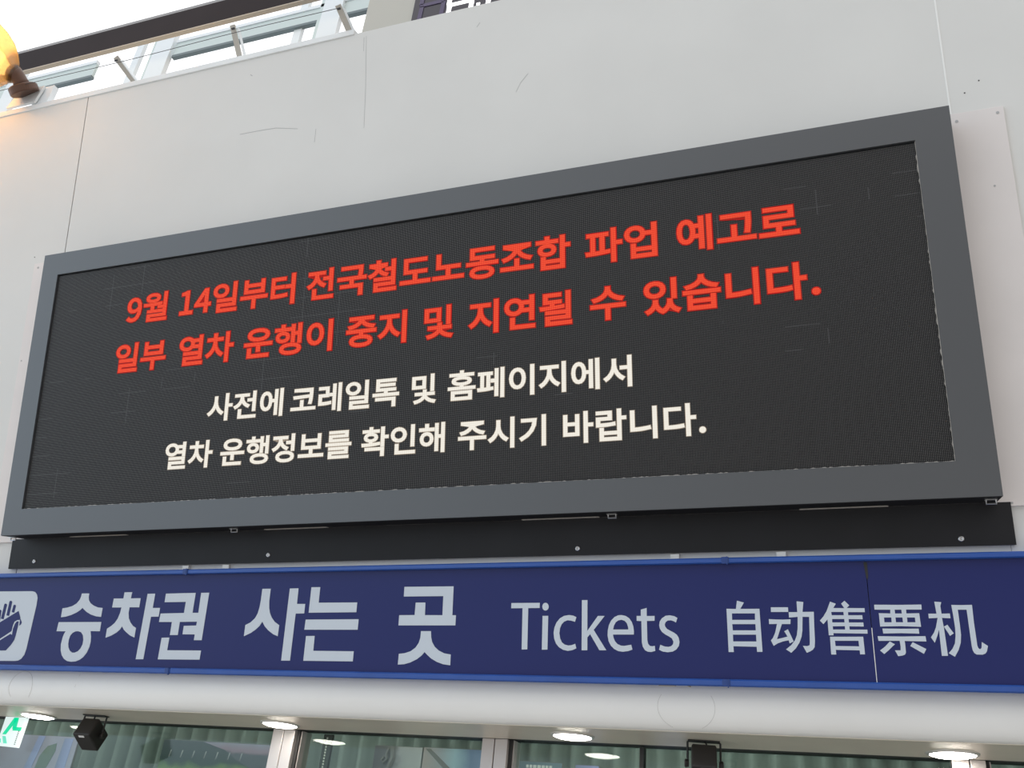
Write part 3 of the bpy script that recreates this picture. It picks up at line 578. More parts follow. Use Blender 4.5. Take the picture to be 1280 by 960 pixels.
[[5143,420,5143,331,6053,331,6053,420,5261,420,5261,539,6008,539,6008,820,5140,820,5140,732,5890,732,5890,623,5143,623]]],
[[[7301,1481,7301,1412,7262,1291,7156,1187,7006,1109,6833,1065,6881,976,7030,1012,7167,1073,7282,1155,7365,1257,7447,1155,7561,1073,7698,1012,7847,976,7895,1065,7722,1109,7571,1188,7465,1292,7425,1412,7425,1481]],
[[6772,845,6772,753,7301,753,7301,318,7420,318,7420,753,7953,753,7953,845]]],
[[[9577,1522,9577,834,9698,834,9698,1522]],
[[8992,1452,8854,1432,8746,1374,8674,1285,8648,1170,8674,1057,8746,968,8854,911,8992,890,9130,911,9238,968,9310,1057,9335,1170,9310,1285,9238,1374,9130,1432],[8992,1359,9082,1346,9154,1307,9201,1247,9217,1170,9201,1094,9154,1035,9082,996,8992,982,8901,996,8830,1035,8783,1094,8766,1170,8783,1247,8830,1307,8901,1346]],
[[9434,781,9434,717,9422,644,9387,566,9328,494,9246,432,9166,490,9109,559,9075,637,9063,717,9063,781,8947,781,8947,717,8929,629,8877,545,8794,471,8683,416,8743,335,8830,374,8903,426,8961,488,9003,558,9041,485,9094,421,9163,366,9249,324,9333,367,9400,424,9453,490,9491,562,9533,490,9592,426,9667,374,9756,335,9816,416,9704,468,9621,539,9570,625,9552,717,9552,781]],
[[10109,800,10109,334,10992,334,10992,800,10873,800,10873,661,10228,661,10228,800],[10228,575,10873,575,10873,423,10228,423]],
[[9959,974,9959,884,11148,884,11148,974]],
[[10492,1510,10492,1455,10452,1347,10348,1255,10199,1185,10025,1146,10071,1058,10221,1091,10358,1147,10473,1222,10554,1314,10636,1222,10750,1147,10887,1091,11036,1058,11080,1146,10909,1185,10760,1256,10655,1349,10615,1455,10615,1510]],
[[12257,1523,12257,318,12376,318,12376,1523]],
[[11381,724,11381,628,11489,628,11646,631,11804,641,11967,659,12136,687,12120,780,11959,755,11803,737,11650,727,11501,724,11501,1404,11381,1404]],
[[13530,1523,13530,316,13650,316,13650,956,13866,956,13866,1048,13650,1048,13650,1523]],
[[12695,1406,12695,618,12798,618,12971,619,13127,625,13273,637,13422,658,13407,752,13266,732,13126,720,12978,713,12815,711,12815,1315,13305,1315,13305,1406]]],
[[[14151,404,14189,411,14221,430,14242,459,14250,496,14242,534,14221,564,14189,583,14151,590,14113,583,14082,564,14060,534,14053,496,14060,459,14082,430,14113,411]]]]],
["white",[[[[-8485,-1146,-8485,-1334,-8508,-1477,-8572,-1611,-8669,-1724,-8788,-1802,-8722,-1880,-8628,-1821,-8546,-1741,-8479,-1643,-8431,-1533,-8382,-1636,-8317,-1728,-8238,-1803,-8147,-1859,-8081,-1783,-8198,-1707,-8292,-1600,-8356,-1472,-8379,-1334,-8379,-1146]],
[[-7979,-1056,-7979,-2103,-7871,-2103,-7871,-1561,-7679,-1561,-7679,-1480,-7871,-1480,-7871,-1056]],
[[-6723,-1057,-6723,-1345,-6959,-1345,-6959,-1424,-6723,-1424,-6723,-1824,-6616,-1824,-6616,-1057]],
[[-7363,-1756,-7363,-2080,-6584,-2080,-6584,-2001,-7257,-2001,-7257,-1756]],
[[-7542,-1142,-7542,-1221,-7282,-1221,-7282,-1271,-7303,-1380,-7364,-1478,-7457,-1558,-7576,-1614,-7520,-1691,-7423,-1648,-7340,-1588,-7273,-1514,-7226,-1430,-7179,-1506,-7115,-1573,-7036,-1627,-6944,-1667,-6889,-1591,-7005,-1537,-7095,-1461,-7153,-1370,-7173,-1271,-7173,-1221,-6917,-1221,-6917,-1142]],
[[-5496,-1056,-5496,-2103,-5392,-2103,-5392,-1056]],
[[-6125,-1144,-6227,-1169,-6306,-1242,-6356,-1356,-6374,-1507,-6356,-1659,-6306,-1774,-6227,-1847,-6125,-1873,-6026,-1850,-5949,-1784,-5898,-1680,-5875,-1542,-5729,-1542,-5729,-2050,-5627,-2050,-5627,-1078,-5729,-1078,-5729,-1463,-5875,-1463,-5899,-1330,-5951,-1229,-6028,-1166],[-6125,-1233,-6062,-1252,-6014,-1307,-5984,-1393,-5974,-1507,-5984,-1622,-6014,-1709,-6062,-1763,-6125,-1783,-6187,-1763,-6234,-1709,-6264,-1622,-6274,-1507,-6264,-1393,-6234,-1307,-6187,-1252]]],
[[[-4865,-1158,-4865,-1237,-4187,-1237,-4187,-1258,-4187,-1294,-4187,-1331,-4188,-1370,-4190,-1410,-4898,-1437,-4881,-1520,-4195,-1483,-4200,-1539,-4209,-1599,-4220,-1664,-4235,-1732,-4131,-1742,-4104,-1594,-4091,-1467,-4086,-1357,-4085,-1258,-4085,-1158]],
[[-4588,-1610,-4588,-1881,-4988,-1881,-4988,-1961,-3961,-1961,-3961,-1881,-4485,-1881,-4485,-1610]],
[[-2966,-1056,-2966,-2103,-2867,-2103,-2867,-1056]],
[[-3796,-1172,-3796,-1251,-3492,-1251,-3492,-1457,-3794,-1457,-3794,-1845,-3718,-1845,-3613,-1844,-3509,-1840,-3401,-1831,-3287,-1815,-3295,-1736,-3401,-1751,-3501,-1760,-3597,-1764,-3693,-1765,-3693,-1535,-3391,-1535,-3391,-1172]],
[[-3196,-1081,-3196,-1432,-3337,-1432,-3337,-1511,-3196,-1511,-3196,-2047,-3098,-2047,-3098,-1081]],
[[-2355,-1094,-2472,-1112,-2566,-1159,-2627,-1233,-2649,-1327,-2627,-1420,-2566,-1494,-2472,-1541,-2355,-1558,-2237,-1541,-2145,-1494,-2084,-1420,-2062,-1327,-2084,-1233,-2145,-1159,-2237,-1112],[-2355,-1174,-2278,-1185,-2217,-1217,-2177,-1265,-2162,-1327,-2177,-1389,-2217,-1437,-2278,-1468,-2355,-1480,-2432,-1468,-2492,-1437,-2533,-1389,-2547,-1327,-2533,-1265,-2492,-1217,-2432,-1185]],
[[-1847,-1056,-1847,-1592,-1743,-1592,-1743,-1056]],
[[-2475,-2011,-2475,-2089,-1703,-2089,-1703,-2011,-2374,-2011,-2374,-1897,-1743,-1897,-1743,-1644,-2478,-1644,-2478,-1720,-1846,-1720,-1846,-1825,-2475,-1825]],
[[-1403,-1791,-1403,-1868,-728,-1868,-728,-2103,-624,-2103,-624,-1791]],
[[-1383,-1084,-1383,-1511,-1057,-1511,-1057,-1621,-1519,-1621,-1519,-1698,-490,-1698,-490,-1621,-953,-1621,-953,-1511,-611,-1511,-611,-1436,-1279,-1436,-1279,-1332,-647,-1332,-647,-1258,-1279,-1258,-1279,-1160,-617,-1160,-617,-1084]]],
[[[72,-1124,72,-1551,579,-1551,579,-1124],[482,-1201,482,-1475,169,-1475,169,-1201]],
[[806,-1056,806,-1657,904,-1657,904,-1056]],
[[511,-1627,511,-1728,192,-1728,192,-1802,510,-1802,480,-1878,399,-1945,284,-1996,149,-2026,183,-2100,303,-2074,410,-2032,498,-1976,561,-1909,624,-1976,711,-2032,816,-2074,934,-2100,969,-2026,835,-1995,721,-1943,642,-1876,612,-1802,931,-1802,931,-1728,611,-1728,611,-1627]]],
[[[1611,-1791,1611,-2089,2375,-2089,2375,-1791],[2275,-1863,2275,-2015,1711,-2015,1711,-1863]],
[[1942,-1041,1942,-1143,1540,-1143,1540,-1218,2441,-1218,2441,-1143,2045,-1143,2045,-1041]],
[[1487,-1635,1487,-1711,2499,-1711,2499,-1635,2045,-1635,2045,-1555,2177,-1541,2274,-1512,2334,-1467,2354,-1408,2330,-1344,2260,-1297,2147,-1269,1993,-1260,1839,-1269,1725,-1297,1655,-1344,1631,-1408,1651,-1468,1711,-1513,1809,-1542,1942,-1555,1942,-1635],[1993,-1327,2101,-1332,2180,-1347,2229,-1373,2245,-1408,2229,-1443,2180,-1468,2101,-1484,1993,-1489,1885,-1484,1806,-1468,1757,-1443,1740,-1408,1757,-1373,1806,-1347,1885,-1332]],
[[3484,-1056,3484,-2103,3583,-2103,3583,-1056]],
[[3268,-1081,3268,-1454,3116,-1454,3116,-1540,3268,-1540,3268,-2047,3365,-2047,3365,-1081]],
[[2627,-1845,2750,-1844,2892,-1839,3040,-1828,3180,-1809,3173,-1739,3145,-1742,3117,-1745,3087,-1748,3057,-1750,3057,-1268,3148,-1268,3148,-1189,2638,-1189,2638,-1268,2730,-1268,2730,-1763,2614,-1764],[2824,-1268,2961,-1268,2961,-1756,2824,-1762]],
[[4581,-1056,4581,-2104,4684,-2104,4684,-1056]],
[[4093,-1137,3978,-1163,3888,-1236,3829,-1351,3807,-1501,3829,-1653,3888,-1768,3978,-1841,4093,-1867,4206,-1841,4296,-1768,4355,-1653,4376,-1501,4355,-1351,4296,-1236,4206,-1163],[4093,-1223,4167,-1243,4226,-1299,4264,-1387,4277,-1501,4264,-1617,4226,-1705,4167,-1762,4093,-1782,4017,-1762,3958,-1705,3920,-1617,3907,-1501,3920,-1387,3958,-1299,4017,-1243]],
[[5720,-1056,5720,-2103,5823,-2103,5823,-1056]],
[[4942,-1164,4942,-1244,5203,-1244,5203,-1375,5179,-1512,5115,-1641,5021,-1750,4906,-1825,4966,-1902,5058,-1844,5140,-1764,5207,-1667,5256,-1557,5305,-1659,5373,-1749,5455,-1823,5548,-1876,5605,-1800,5489,-1730,5394,-1629,5330,-1507,5307,-1375,5307,-1244,5568,-1244,5568,-1164]],
[[6900,-1056,6900,-2103,6999,-2103,6999,-1056]],
[[6298,-1144,6200,-1169,6125,-1242,6077,-1356,6060,-1507,6077,-1659,6125,-1774,6200,-1847,6298,-1873,6393,-1850,6466,-1784,6515,-1680,6537,-1542,6677,-1542,6677,-2050,6775,-2050,6775,-1078,6677,-1078,6677,-1463,6537,-1463,6514,-1330,6464,-1229,6391,-1166],[6298,-1233,6358,-1252,6404,-1307,6433,-1393,6443,-1507,6433,-1622,6404,-1709,6358,-1763,6298,-1783,6239,-1763,6194,-1709,6165,-1622,6155,-1507,6165,-1393,6194,-1307,6239,-1252]],
[[8006,-1056,8006,-1411,7746,-1411,7746,-1490,8006,-1490,8006,-2104,8108,-2104,8108,-1056]],
[[7475,-1146,7475,-1334,7453,-1478,7391,-1613,7299,-1726,7185,-1805,7249,-1882,7339,-1822,7418,-1741,7482,-1643,7528,-1531,7574,-1637,7638,-1730,7716,-1807,7805,-1863,7867,-1786,7754,-1712,7662,-1604,7601,-1474,7579,-1334,7579,-1146]]]]],
["white",[[[[-9780,-2881,-9780,-3006,-10064,-3006,-10107,-2968,-10162,-2940,-10225,-2923,-10295,-2917,-10411,-2934,-10503,-2982,-10563,-3057,-10585,-3153,-10563,-3248,-10503,-3323,-10411,-3371,-10295,-3389,-10223,-3382,-10159,-3364,-10104,-3335,-10061,-3296,-9780,-3296,-9780,-3411,-9677,-3411,-9677,-2881],[-10295,-2995,-10219,-3006,-10159,-3039,-10119,-3089,-10104,-3153,-10119,-3216,-10159,-3266,-10219,-3299,-10295,-3311,-10372,-3299,-10432,-3266,-10472,-3216,-10487,-3153,-10472,-3089,-10432,-3039,-10372,-3006],[-10017,-3082,-9780,-3082,-9780,-3220,-10016,-3220,-10012,-3204,-10009,-3188,-10007,-3171,-10006,-3153,-10007,-3134,-10009,-3116,-10012,-3098]],
[[-10399,-3827,-10399,-3904,-9635,-3904,-9635,-3827,-10297,-3827,-10297,-3715,-9677,-3715,-9677,-3465,-10402,-3465,-10402,-3541,-9780,-3541,-9780,-3643,-10399,-3643]],
[[-9185,-2901,-9185,-3061,-9437,-3061,-9437,-3138,-9183,-3138,-9183,-3217,-9205,-3348,-9264,-3470,-9354,-3572,-9468,-3644,-9410,-3717,-9319,-3663,-9241,-3590,-9177,-3501,-9131,-3399,-9087,-3494,-9027,-3577,-8952,-3647,-8866,-3698,-8808,-3626,-8919,-3554,-9006,-3456,-9062,-3340,-9083,-3217,-9083,-3138,-8832,-3138,-8832,-3061,-9081,-3061,-9081,-2901]],
[[-8696,-2881,-8696,-3918,-8592,-3918,-8592,-3386,-8408,-3386,-8408,-3306,-8592,-3306,-8592,-2881]]],
[[[-7468,-2908,-7632,-2922,-7757,-2963,-7837,-3029,-7866,-3116,-7837,-3203,-7757,-3268,-7632,-3309,-7468,-3323,-7305,-3309,-7179,-3268,-7099,-3203,-7071,-3116,-7099,-3029,-7179,-2963,-7305,-2922],[-7468,-2984,-7350,-2993,-7260,-3020,-7202,-3061,-7181,-3116,-7202,-3170,-7260,-3211,-7350,-3236,-7468,-3246,-7586,-3236,-7676,-3211,-7735,-3170,-7755,-3116,-7735,-3061,-7676,-3020,-7586,-2993]],
[[-7981,-3407,-7981,-3485,-7511,-3485,-7511,-3695,-7406,-3695,-7406,-3485,-6953,-3485,-6953,-3407]],
[[-7850,-3593,-7850,-3895,-7067,-3895,-7067,-3816,-7745,-3816,-7745,-3593]],
[[-6544,-3134,-6642,-3147,-6718,-3183,-6767,-3239,-6785,-3312,-6767,-3385,-6718,-3441,-6642,-3476,-6544,-3488,-6446,-3476,-6370,-3441,-6320,-3385,-6302,-3312,-6320,-3239,-6370,-3183,-6446,-3147],[-6544,-3205,-6484,-3213,-6437,-3235,-6407,-3268,-6396,-3312,-6407,-3355,-6437,-3389,-6484,-3411,-6544,-3418,-6605,-3411,-6651,-3389,-6682,-3355,-6692,-3312,-6682,-3268,-6651,-3235,-6605,-3213]],
[[-6243,-3555,-6403,-3567,-6521,-3602,-6596,-3659,-6622,-3736,-6596,-3812,-6521,-3869,-6403,-3904,-6243,-3916,-6084,-3904,-5965,-3869,-5890,-3812,-5865,-3736,-5890,-3659,-5965,-3602,-6084,-3567],[-6243,-3628,-6128,-3635,-6041,-3656,-5988,-3690,-5969,-3736,-5988,-3781,-6041,-3815,-6128,-3835,-6243,-3842,-6360,-3835,-6446,-3815,-6500,-3781,-6519,-3736,-6500,-3690,-6446,-3656,-6360,-3635]],
[[-6213,-2902,-6213,-3500,-6115,-3500,-6115,-3241,-5970,-3241,-5970,-3536,-5871,-3536,-5871,-2881,-5970,-2881,-5970,-3163,-6115,-3163,-6115,-2902]],
[[-6596,-2889,-6596,-3005,-6833,-3005,-6833,-3081,-6259,-3081,-6259,-3005,-6493,-3005,-6493,-2889]],
[[-5114,-3531,-5272,-3544,-5390,-3582,-5465,-3642,-5491,-3724,-5465,-3806,-5390,-3866,-5272,-3904,-5114,-3917,-4956,-3904,-4837,-3866,-4762,-3806,-4736,-3724,-4762,-3642,-4837,-3582,-4956,-3544],[-5114,-3605,-4999,-3613,-4913,-3637,-4858,-3674,-4839,-3724,-4858,-3774,-4913,-3811,-4999,-3835,-5114,-3842,-5228,-3835,-5315,-3811,-5369,-3774,-5388,-3724,-5369,-3674,-5315,-3637,-5228,-3613]],
[[-4844,-2881,-4844,-3150,-5067,-3150,-5067,-3230,-4844,-3230,-4844,-3499,-4740,-3499,-4740,-2881]],
[[-5637,-2957,-5637,-3035,-5385,-3035,-5385,-3070,-5405,-3178,-5463,-3276,-5553,-3357,-5669,-3414,-5615,-3490,-5521,-3445,-5440,-3386,-5376,-3312,-5329,-3227,-5284,-3302,-5222,-3368,-5146,-3421,-5057,-3461,-5005,-3385,-5117,-3333,-5204,-3258,-5260,-3168,-5279,-3069,-5279,-3035,-5031,-3035,-5031,-2957]],
[[-4399,-2954,-4399,-3485,-4059,-3485,-4059,-3707,-4519,-3707,-4519,-3786,-3491,-3786,-3491,-3707,-3956,-3707,-3956,-3485,-3616,-3485,-3616,-2954,-3718,-2954,-3718,-3139,-4295,-3139,-4295,-2954],[-4295,-3217,-3718,-3217,-3718,-3407,-4295,-3407]],
[[-3367,-3362,-3367,-3436,-2339,-3436,-2339,-3362]],
[[-3242,-3836,-3242,-3904,-2431,-3904,-2431,-3836,-3139,-3836,-3139,-3739,-2467,-3739,-2467,-3518,-3244,-3518,-3244,-3587,-2570,-3587,-2570,-3674,-3242,-3674]],
[[-3234,-3217,-3234,-3285,-2451,-3285,-2451,-3217,-3131,-3217,-3131,-3127,-2471,-3127,-2471,-2912,-3237,-2912,-3237,-2980,-2574,-2980,-2574,-3063,-3234,-3063]]],
[[[-1734,-3629,-1734,-3705,-1098,-3705,-1098,-3918,-994,-3918,-994,-3629]],
[[-1522,-3086,-1629,-3097,-1712,-3127,-1765,-3176,-1784,-3240,-1769,-3298,-1726,-3343,-1659,-3374,-1571,-3391,-1571,-3467,-1651,-3469,-1729,-3470,-1803,-3470,-1872,-3470,-1860,-3547,-1701,-3546,-1525,-3541,-1341,-3529,-1157,-3506,-1165,-3438,-1239,-3446,-1314,-3454,-1392,-3459,-1469,-3463,-1469,-3391,-1382,-3374,-1316,-3342,-1274,-3297,-1259,-3240,-1278,-3176,-1331,-3127,-1414,-3097],[-1522,-3153,-1453,-3159,-1402,-3176,-1369,-3203,-1357,-3240,-1369,-3276,-1402,-3303,-1453,-3321,-1522,-3328,-1590,-3321,-1641,-3303,-1674,-3276,-1686,-3240,-1674,-3203,-1641,-3176,-1590,-3159]],
[[-1098,-2882,-1098,-3577,-994,-3577,-994,-3274,-830,-3274,-830,-3195,-994,-3195,-994,-2882]],
[[-1571,-2873,-1571,-2975,-1844,-2975,-1844,-3047,-1198,-3047,-1198,-2975,-1469,-2975,-1469,-2873]],
[[96,-2882,96,-3639,199,-3639,199,-2882]],
[[-404,-2954,-520,-2973,-613,-3026,-675,-3106,-697,-3209,-675,-3312,-613,-3393,-520,-3445,-404,-3464,-287,-3445,-194,-3393,-133,-3312,-110,-3209,-133,-3106,-194,-3026,-287,-2973],[-404,-3037,-327,-3050,-266,-3085,-226,-3140,-211,-3209,-226,-3279,-266,-3333,-327,-3368,-404,-3381,-480,-3368,-541,-3333,-582,-3279,-596,-3209,-582,-3140,-541,-3085,-480,-3050]],
[[-523,-3562,-523,-3895,234,-3895,234,-3817,-420,-3817,-420,-3562]],
[[699,-3205,603,-3223,526,-3271,476,-3346,458,-3442,476,-3537,526,-3612,603,-3661,699,-3678,796,-3661,872,-3612,922,-3537,940,-3442,922,-3346,872,-3271,796,-3223],[699,-3285,759,-3297,806,-3330,837,-3379,849,-3442,837,-3504,806,-3554,759,-3586,699,-3597,639,-3586,592,-3554,561,-3504,550,-3442,561,-3379,592,-3330,639,-3297]],
[[648,-2912,648,-3059,420,-3059,420,-3137,978,-3137,978,-3059,750,-3059,750,-2912]],
[[1034,-2905,1034,-3868,1130,-3868,1130,-3395,1275,-3395,1275,-3918,1373,-3918,1373,-2881,1275,-2881,1275,-3318,1130,-3318,1130,-2905]]],
[[[2026,-2946,2026,-3022,2376,-3022,2376,-3028,2343,-3125,2256,-3209,2133,-3273,1990,-3308,2029,-3384,2155,-3353,2270,-3302,2365,-3232,2432,-3147,2500,-3232,2595,-3302,2710,-3353,2837,-3384,2876,-3308,2733,-3273,2609,-3209,2523,-3125,2490,-3028,2490,-3022,2839,-3022,2839,-2946]],
[[1931,-3471,1931,-3549,2381,-3549,2381,-3917,2481,-3917,2481,-3549,2934,-3549,2934,-3471]],
[[3868,-2881,3868,-3919,3969,-3919,3969,-2881]],
[[3353,-2970,3353,-3156,3330,-3302,3266,-3437,3171,-3548,3055,-3623,3117,-3703,3210,-3645,3291,-3565,3357,-3467,3406,-3355,3454,-3461,3520,-3553,3600,-3628,3690,-3682,3751,-3606,3636,-3533,3542,-3426,3478,-3296,3455,-3156,3455,-2970]],
[[5000,-2881,5000,-3918,5102,-3918,5102,-2881]],
[[4256,-2993,4256,-3070,4672,-3070,4632,-3246,4542,-3402,4400,-3536,4204,-3648,4258,-3724,4496,-3581,4656,-3408,4747,-3210,4775,-2993]]],
[[[5758,-2969,5758,-3669,6276,-3669,6276,-2969,6175,-2969,6175,-3242,5859,-3242,5859,-2969],[5859,-3318,6175,-3318,6175,-3590,5859,-3590]],
[[6467,-2881,6467,-3918,6569,-3918,6569,-3370,6752,-3370,6752,-3289,6569,-3289,6569,-2881]],
[[7010,-3500,7010,-3904,7710,-3904,7710,-3500,7608,-3500,7608,-3626,7111,-3626,7111,-3500],[7111,-3701,7608,-3701,7608,-3826,7111,-3826]],
[[7608,-2882,7608,-3454,7710,-3454,7710,-3211,7875,-3211,7875,-3131,7710,-3131,7710,-2882]],
[[6892,-2933,6892,-3011,7293,-3011,7293,-3137,6894,-3137,6894,-3430,6982,-3430,7127,-3428,7258,-3423,7383,-3412,7511,-3395,7501,-3317,7378,-3334,7257,-3344,7132,-3349,6995,-3351,6995,-3211,7393,-3211,7393,-2933]],
[[8789,-2881,8789,-3918,8890,-3918,8890,-2881]],
[[8049,-3569,8049,-3651,8140,-3651,8272,-3648,8406,-3640,8544,-3624,8687,-3601,8673,-3520,8537,-3542,8405,-3557,8276,-3566,8150,-3569,8150,-2983,8049,-2983]],
[[9865,-2881,9865,-3919,9967,-3919,9967,-3369,10149,-3369,10149,-3290,9967,-3290,9967,-2881]],
[[9159,-2982,9159,-3660,9247,-3660,9393,-3659,9524,-3654,9648,-3643,9774,-3626,9761,-3545,9642,-3562,9524,-3572,9399,-3578,9260,-3580,9260,-3060,9675,-3060,9675,-2982]]],
[[[10363,-3844,10395,-3838,10422,-3822,10439,-3797,10446,-3765,10439,-3732,10422,-3706,10395,-3690,10363,-3684,10331,-3690,10305,-3706,10287,-3732,10281,-3765,10287,-3797,10305,-3822,10331,-3838]]]]]]


# ------------------------------------------------------------ the setting
bm = B()
box(bm, -14, 12, -12, 6, -0.2 - Z0, -Z0)
tag(solid('floor', bm, 'floor'), kind='structure')

# leaning fascia in big panels, with open or caulked joints between them
bm = B()
for x0, x1 in ((-7, -1.8755), (-1.8705, 1.8845), (1.8855, 6)):
    box(bm, x0, x1, 0.13, 0.22, -1.15, 1.528)
wall = tag(solid('wall_front', bm, 'wall', FM), kind='structure')
bm = B()
box(bm, -7, 6, 0.135, 0.215, -1.14, 1.52)
part('wall_core', bm, 'dark', wall)
bm = B()
box(bm, 1.8825, 1.8875, 0.1285, 0.132, 0.60, 1.52)
part('caulk_line', bm, 'caulk', wall)


def scuff(pts, w):
    b_ = B()
    for (x0, z0), (x1, z1) in zip(pts, pts[1:]):
        bar(b_, (x0, 0.1297, z0), (x1, 0.1297, z1), 0.0004, w, up=(0, 0, 1) if abs(x1 - x0) > abs(z1 - z0) else (1, 0, 0))
    part('scuff_mark', b_, 'scuff', wall)


scuff([(-0.954, 1.140), (-0.86, 1.139), (-0.766, 1.1355), (-0.6545, 1.1095)], 0.0022)
scuff([(-0.5614, 1.091), (-0.5643, 1.026)], 0.0015)
scuff([(0.192, 1.441), (0.178, 1.4216)], 0.0020)
scuff([(0.403, 1.150), (0.372, 1.115), (0.353, 1.077)], 0.0018)
scuff([(-0.929, 1.441), (-0.918, 1.432)], 0.0040)
scuff([(-0.3408, 1.504), (-0.330, 1.25), (-0.3263, 1.0488)], 0.0014)
scuff([(-0.352, 1.500), (-0.350, 1.43)], 0.0014)
for x, z in ((1.935, 0.735), (1.982, 0.772), (-2.055, 0.70)):
    b_ = B()
    lathe(b_, [(0, 0), (0, 0.0025), (0.001, 0.0025), (0.001, 0)], (x, 0.1302, z), (0, -1, 0), 10)
    part('pin_hole', b_, 'hole', wall)

bm = B()
box(bm, -7, -0.40, 0.124, 0.225, 1.524, 1.552, 0.003)
tag(solid('trim_1', bm, 'coping', FM), kind='structure')

# rounded cove under the fascia, then the metal soffit over the ticket windows
prof = [(0.215, -1.15), (0.128, -1.15), (0.120, -1.170), (0.112, -1.195), (0.107, -1.222), (0.108, -1.250), (0.1135, -1.272), (0.1215, -1.286), (0.131, -1.2935), (0.145, -1.297), (0.215, -1.297)]
bm = B()
prism(bm, prof, -7, 6)
cove = tag(solid('trim_2', bm, 'cove', FM, smooth=True), kind='structure')


def on_cove(x, u):
    for (ya, ua), (yb, ub) in zip(prof[1:], prof[2:]):
        if ub <= u <= ua:
            return (x, ya + (yb - ya) * (ua - u) / (ua - ub) - 0.0003, u)
    return (x, 0.13, u)


def cove_mark(pts, w, m='cove_mark'):
    b_ = B()
    tube(b_, [on_cove(*p_) for p_ in pts], w, 5)
    part('scuff_mark', b_, m, cove)


for cx, cu_, rx, ru, a0, a1 in ((-1.735, -1.222, 0.060, 0.060, -40, 220), (0.93, -1.222, 0.088, 0.070, 150, 240), (0.93, -1.222, 0.088, 0.070, -60, 30)):
    cove_mark([(cx + rx * math.cos(math.radians(a0 + (a1 - a0) * i / 20)), cu_ + ru * math.sin(math.radians(a0 + (a1 - a0) * i / 20))) for i in range(21)], 0.0006)
cove_mark([(-1.452, -1.168), (-1.458, -1.215), (-1.462, -1.268)], 0.0006)
cove_mark([(0.845, -1.1595), (0.90, -1.1595)], 0.0025, 'stain')
cove_mark([(0.935, -1.159), (0.945, -1.162)], 0.002, 'stain')

SOF = -1.2255
WY = 0.74
bm = B()
box(bm, -7, 6, 0.445, WY, SOF, SOF + 0.06)
tag(solid('ceiling', bm, 'soffit'), kind='structure')
bm = B()
box(bm, -7, 6, WY, 0.85, SOF + 0.004, SOF + 0.5)
box(bm, -7, 6, 0.45, 0.55, SOF + 0.06, 1.4)
tag(solid('trim_3', bm, 'dark'), kind='structure')
bm = B()
box(bm, -7, 6, 0.55, 4.0, SOF + 0.5, SOF + 0.62)
box(bm, -7, 6, 1.95, 2.05, -Z0, SOF + 0.5)
tag(solid('wall_back', bm, 'inner'), kind='structure')

# ticket windows: glass bays between aluminium mullions
bays = [(-3.2, -0.7465), (-0.6450, 0.1370), (0.2490, 1.6860), (1.7810, 3.2)]
for i, (x0, x1) in enumerate(bays):
    bm = B()
    box(bm, x0, x1, 0.806, 0.812, -Z0 + 0.9, SOF + 0.004)
    o = tag(solid('window_%d' % (i + 1), bm, 'glass'), kind='structure')
    bm = B()
    box(bm, x0, x1, 0.80, 0.83, -Z0 + 0.8, -Z0 + 0.9)
    part('window_sill', bm, 'alu', o)
bm = B()
box(bm, -7, 6, 0.745, 0.88, -Z0, -Z0 + 0.8)
tag(solid('wall_counter', bm, 'inner'), kind='structure')
k = 1
for xs in (((-0.7465, -0.6985), (-0.6955, -0.6480)), ((0.1370, 0.1835), (0.1865, 0.2340)), ((1.6860, 1.7350), (1.7380, 1.7810))):
    bm = B()
    for x0, x1 in xs:
        box(bm, x0, x1, 0.745, 0.845, -Z0 + 0.8, SOF, 0.0015)
    o = tag(solid('trim_%d' % (k + 3), bm, 'alu'), kind='structure')
    bm = B()
    x1 = xs[1][1]
    box(bm, x1 + 0.006, x1 + 0.017, 0.775, 0.845, -Z0 + 0.8, SOF)
    part('glazing_bead', bm, 'alu', o)
    bm = B()
    box(bm, xs[0][0] + 0.01, x1 + 0.012, 0.765, 0.842, -Z0 + 0.8, SOF)
    part('dark_joint', bm, 'dark', o)
    k += 1
bm = B()
box(bm, 0.7050, 0.7190, 0.790, 0.835, -Z0 + 0.9, SOF)
tag(solid('trim_7', bm, 'dark'), kind='structure')

# roof structure beyond the fascia
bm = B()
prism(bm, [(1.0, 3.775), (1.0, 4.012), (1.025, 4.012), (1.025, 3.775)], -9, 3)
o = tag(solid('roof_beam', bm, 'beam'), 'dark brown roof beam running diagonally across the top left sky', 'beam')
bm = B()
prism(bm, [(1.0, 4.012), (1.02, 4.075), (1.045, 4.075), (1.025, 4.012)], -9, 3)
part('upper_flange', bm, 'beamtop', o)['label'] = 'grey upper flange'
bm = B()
prism(bm, [(1.0, 3.765), (1.0, 3.775), (1.034, 3.775), (1.034, 3.765)], -9, 3)  # light on the beam's underside is put into the beige colour
part('lower_flange', bm, 'beambot', o)['label'] = 'lower flange, its lit underside painted beige'

for j, (x0, x1, c, lab) in enumerate(((-5.17, -9, -5.05, 'grey green clerestory purlin nearer the lamp, ending short of the white mullion'),
                                      (-4.20, 3, -4.2, 'long grey green clerestory purlin right of the broad white mullion, crossed by two brackets'))):
    bm = B()
    a, b_ = min(x0, x1), max(x0, x1)
    prism(bm, [(2.0, 4.965), (2.0, 5.13), (2.03, 5.13), (2.03, 4.965)], a, b_)
    o = tag(solid('roof_purlin', bm, 'purlin'), lab, 'beam', 'grey purlins of the clerestory')
    bm = B()
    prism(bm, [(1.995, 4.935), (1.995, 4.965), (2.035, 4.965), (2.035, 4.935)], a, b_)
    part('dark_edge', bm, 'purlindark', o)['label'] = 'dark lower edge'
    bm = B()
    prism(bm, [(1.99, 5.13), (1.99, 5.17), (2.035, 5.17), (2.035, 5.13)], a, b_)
    part('pale_edge', bm, 'frame', o)['label'] = 'white upper edge'

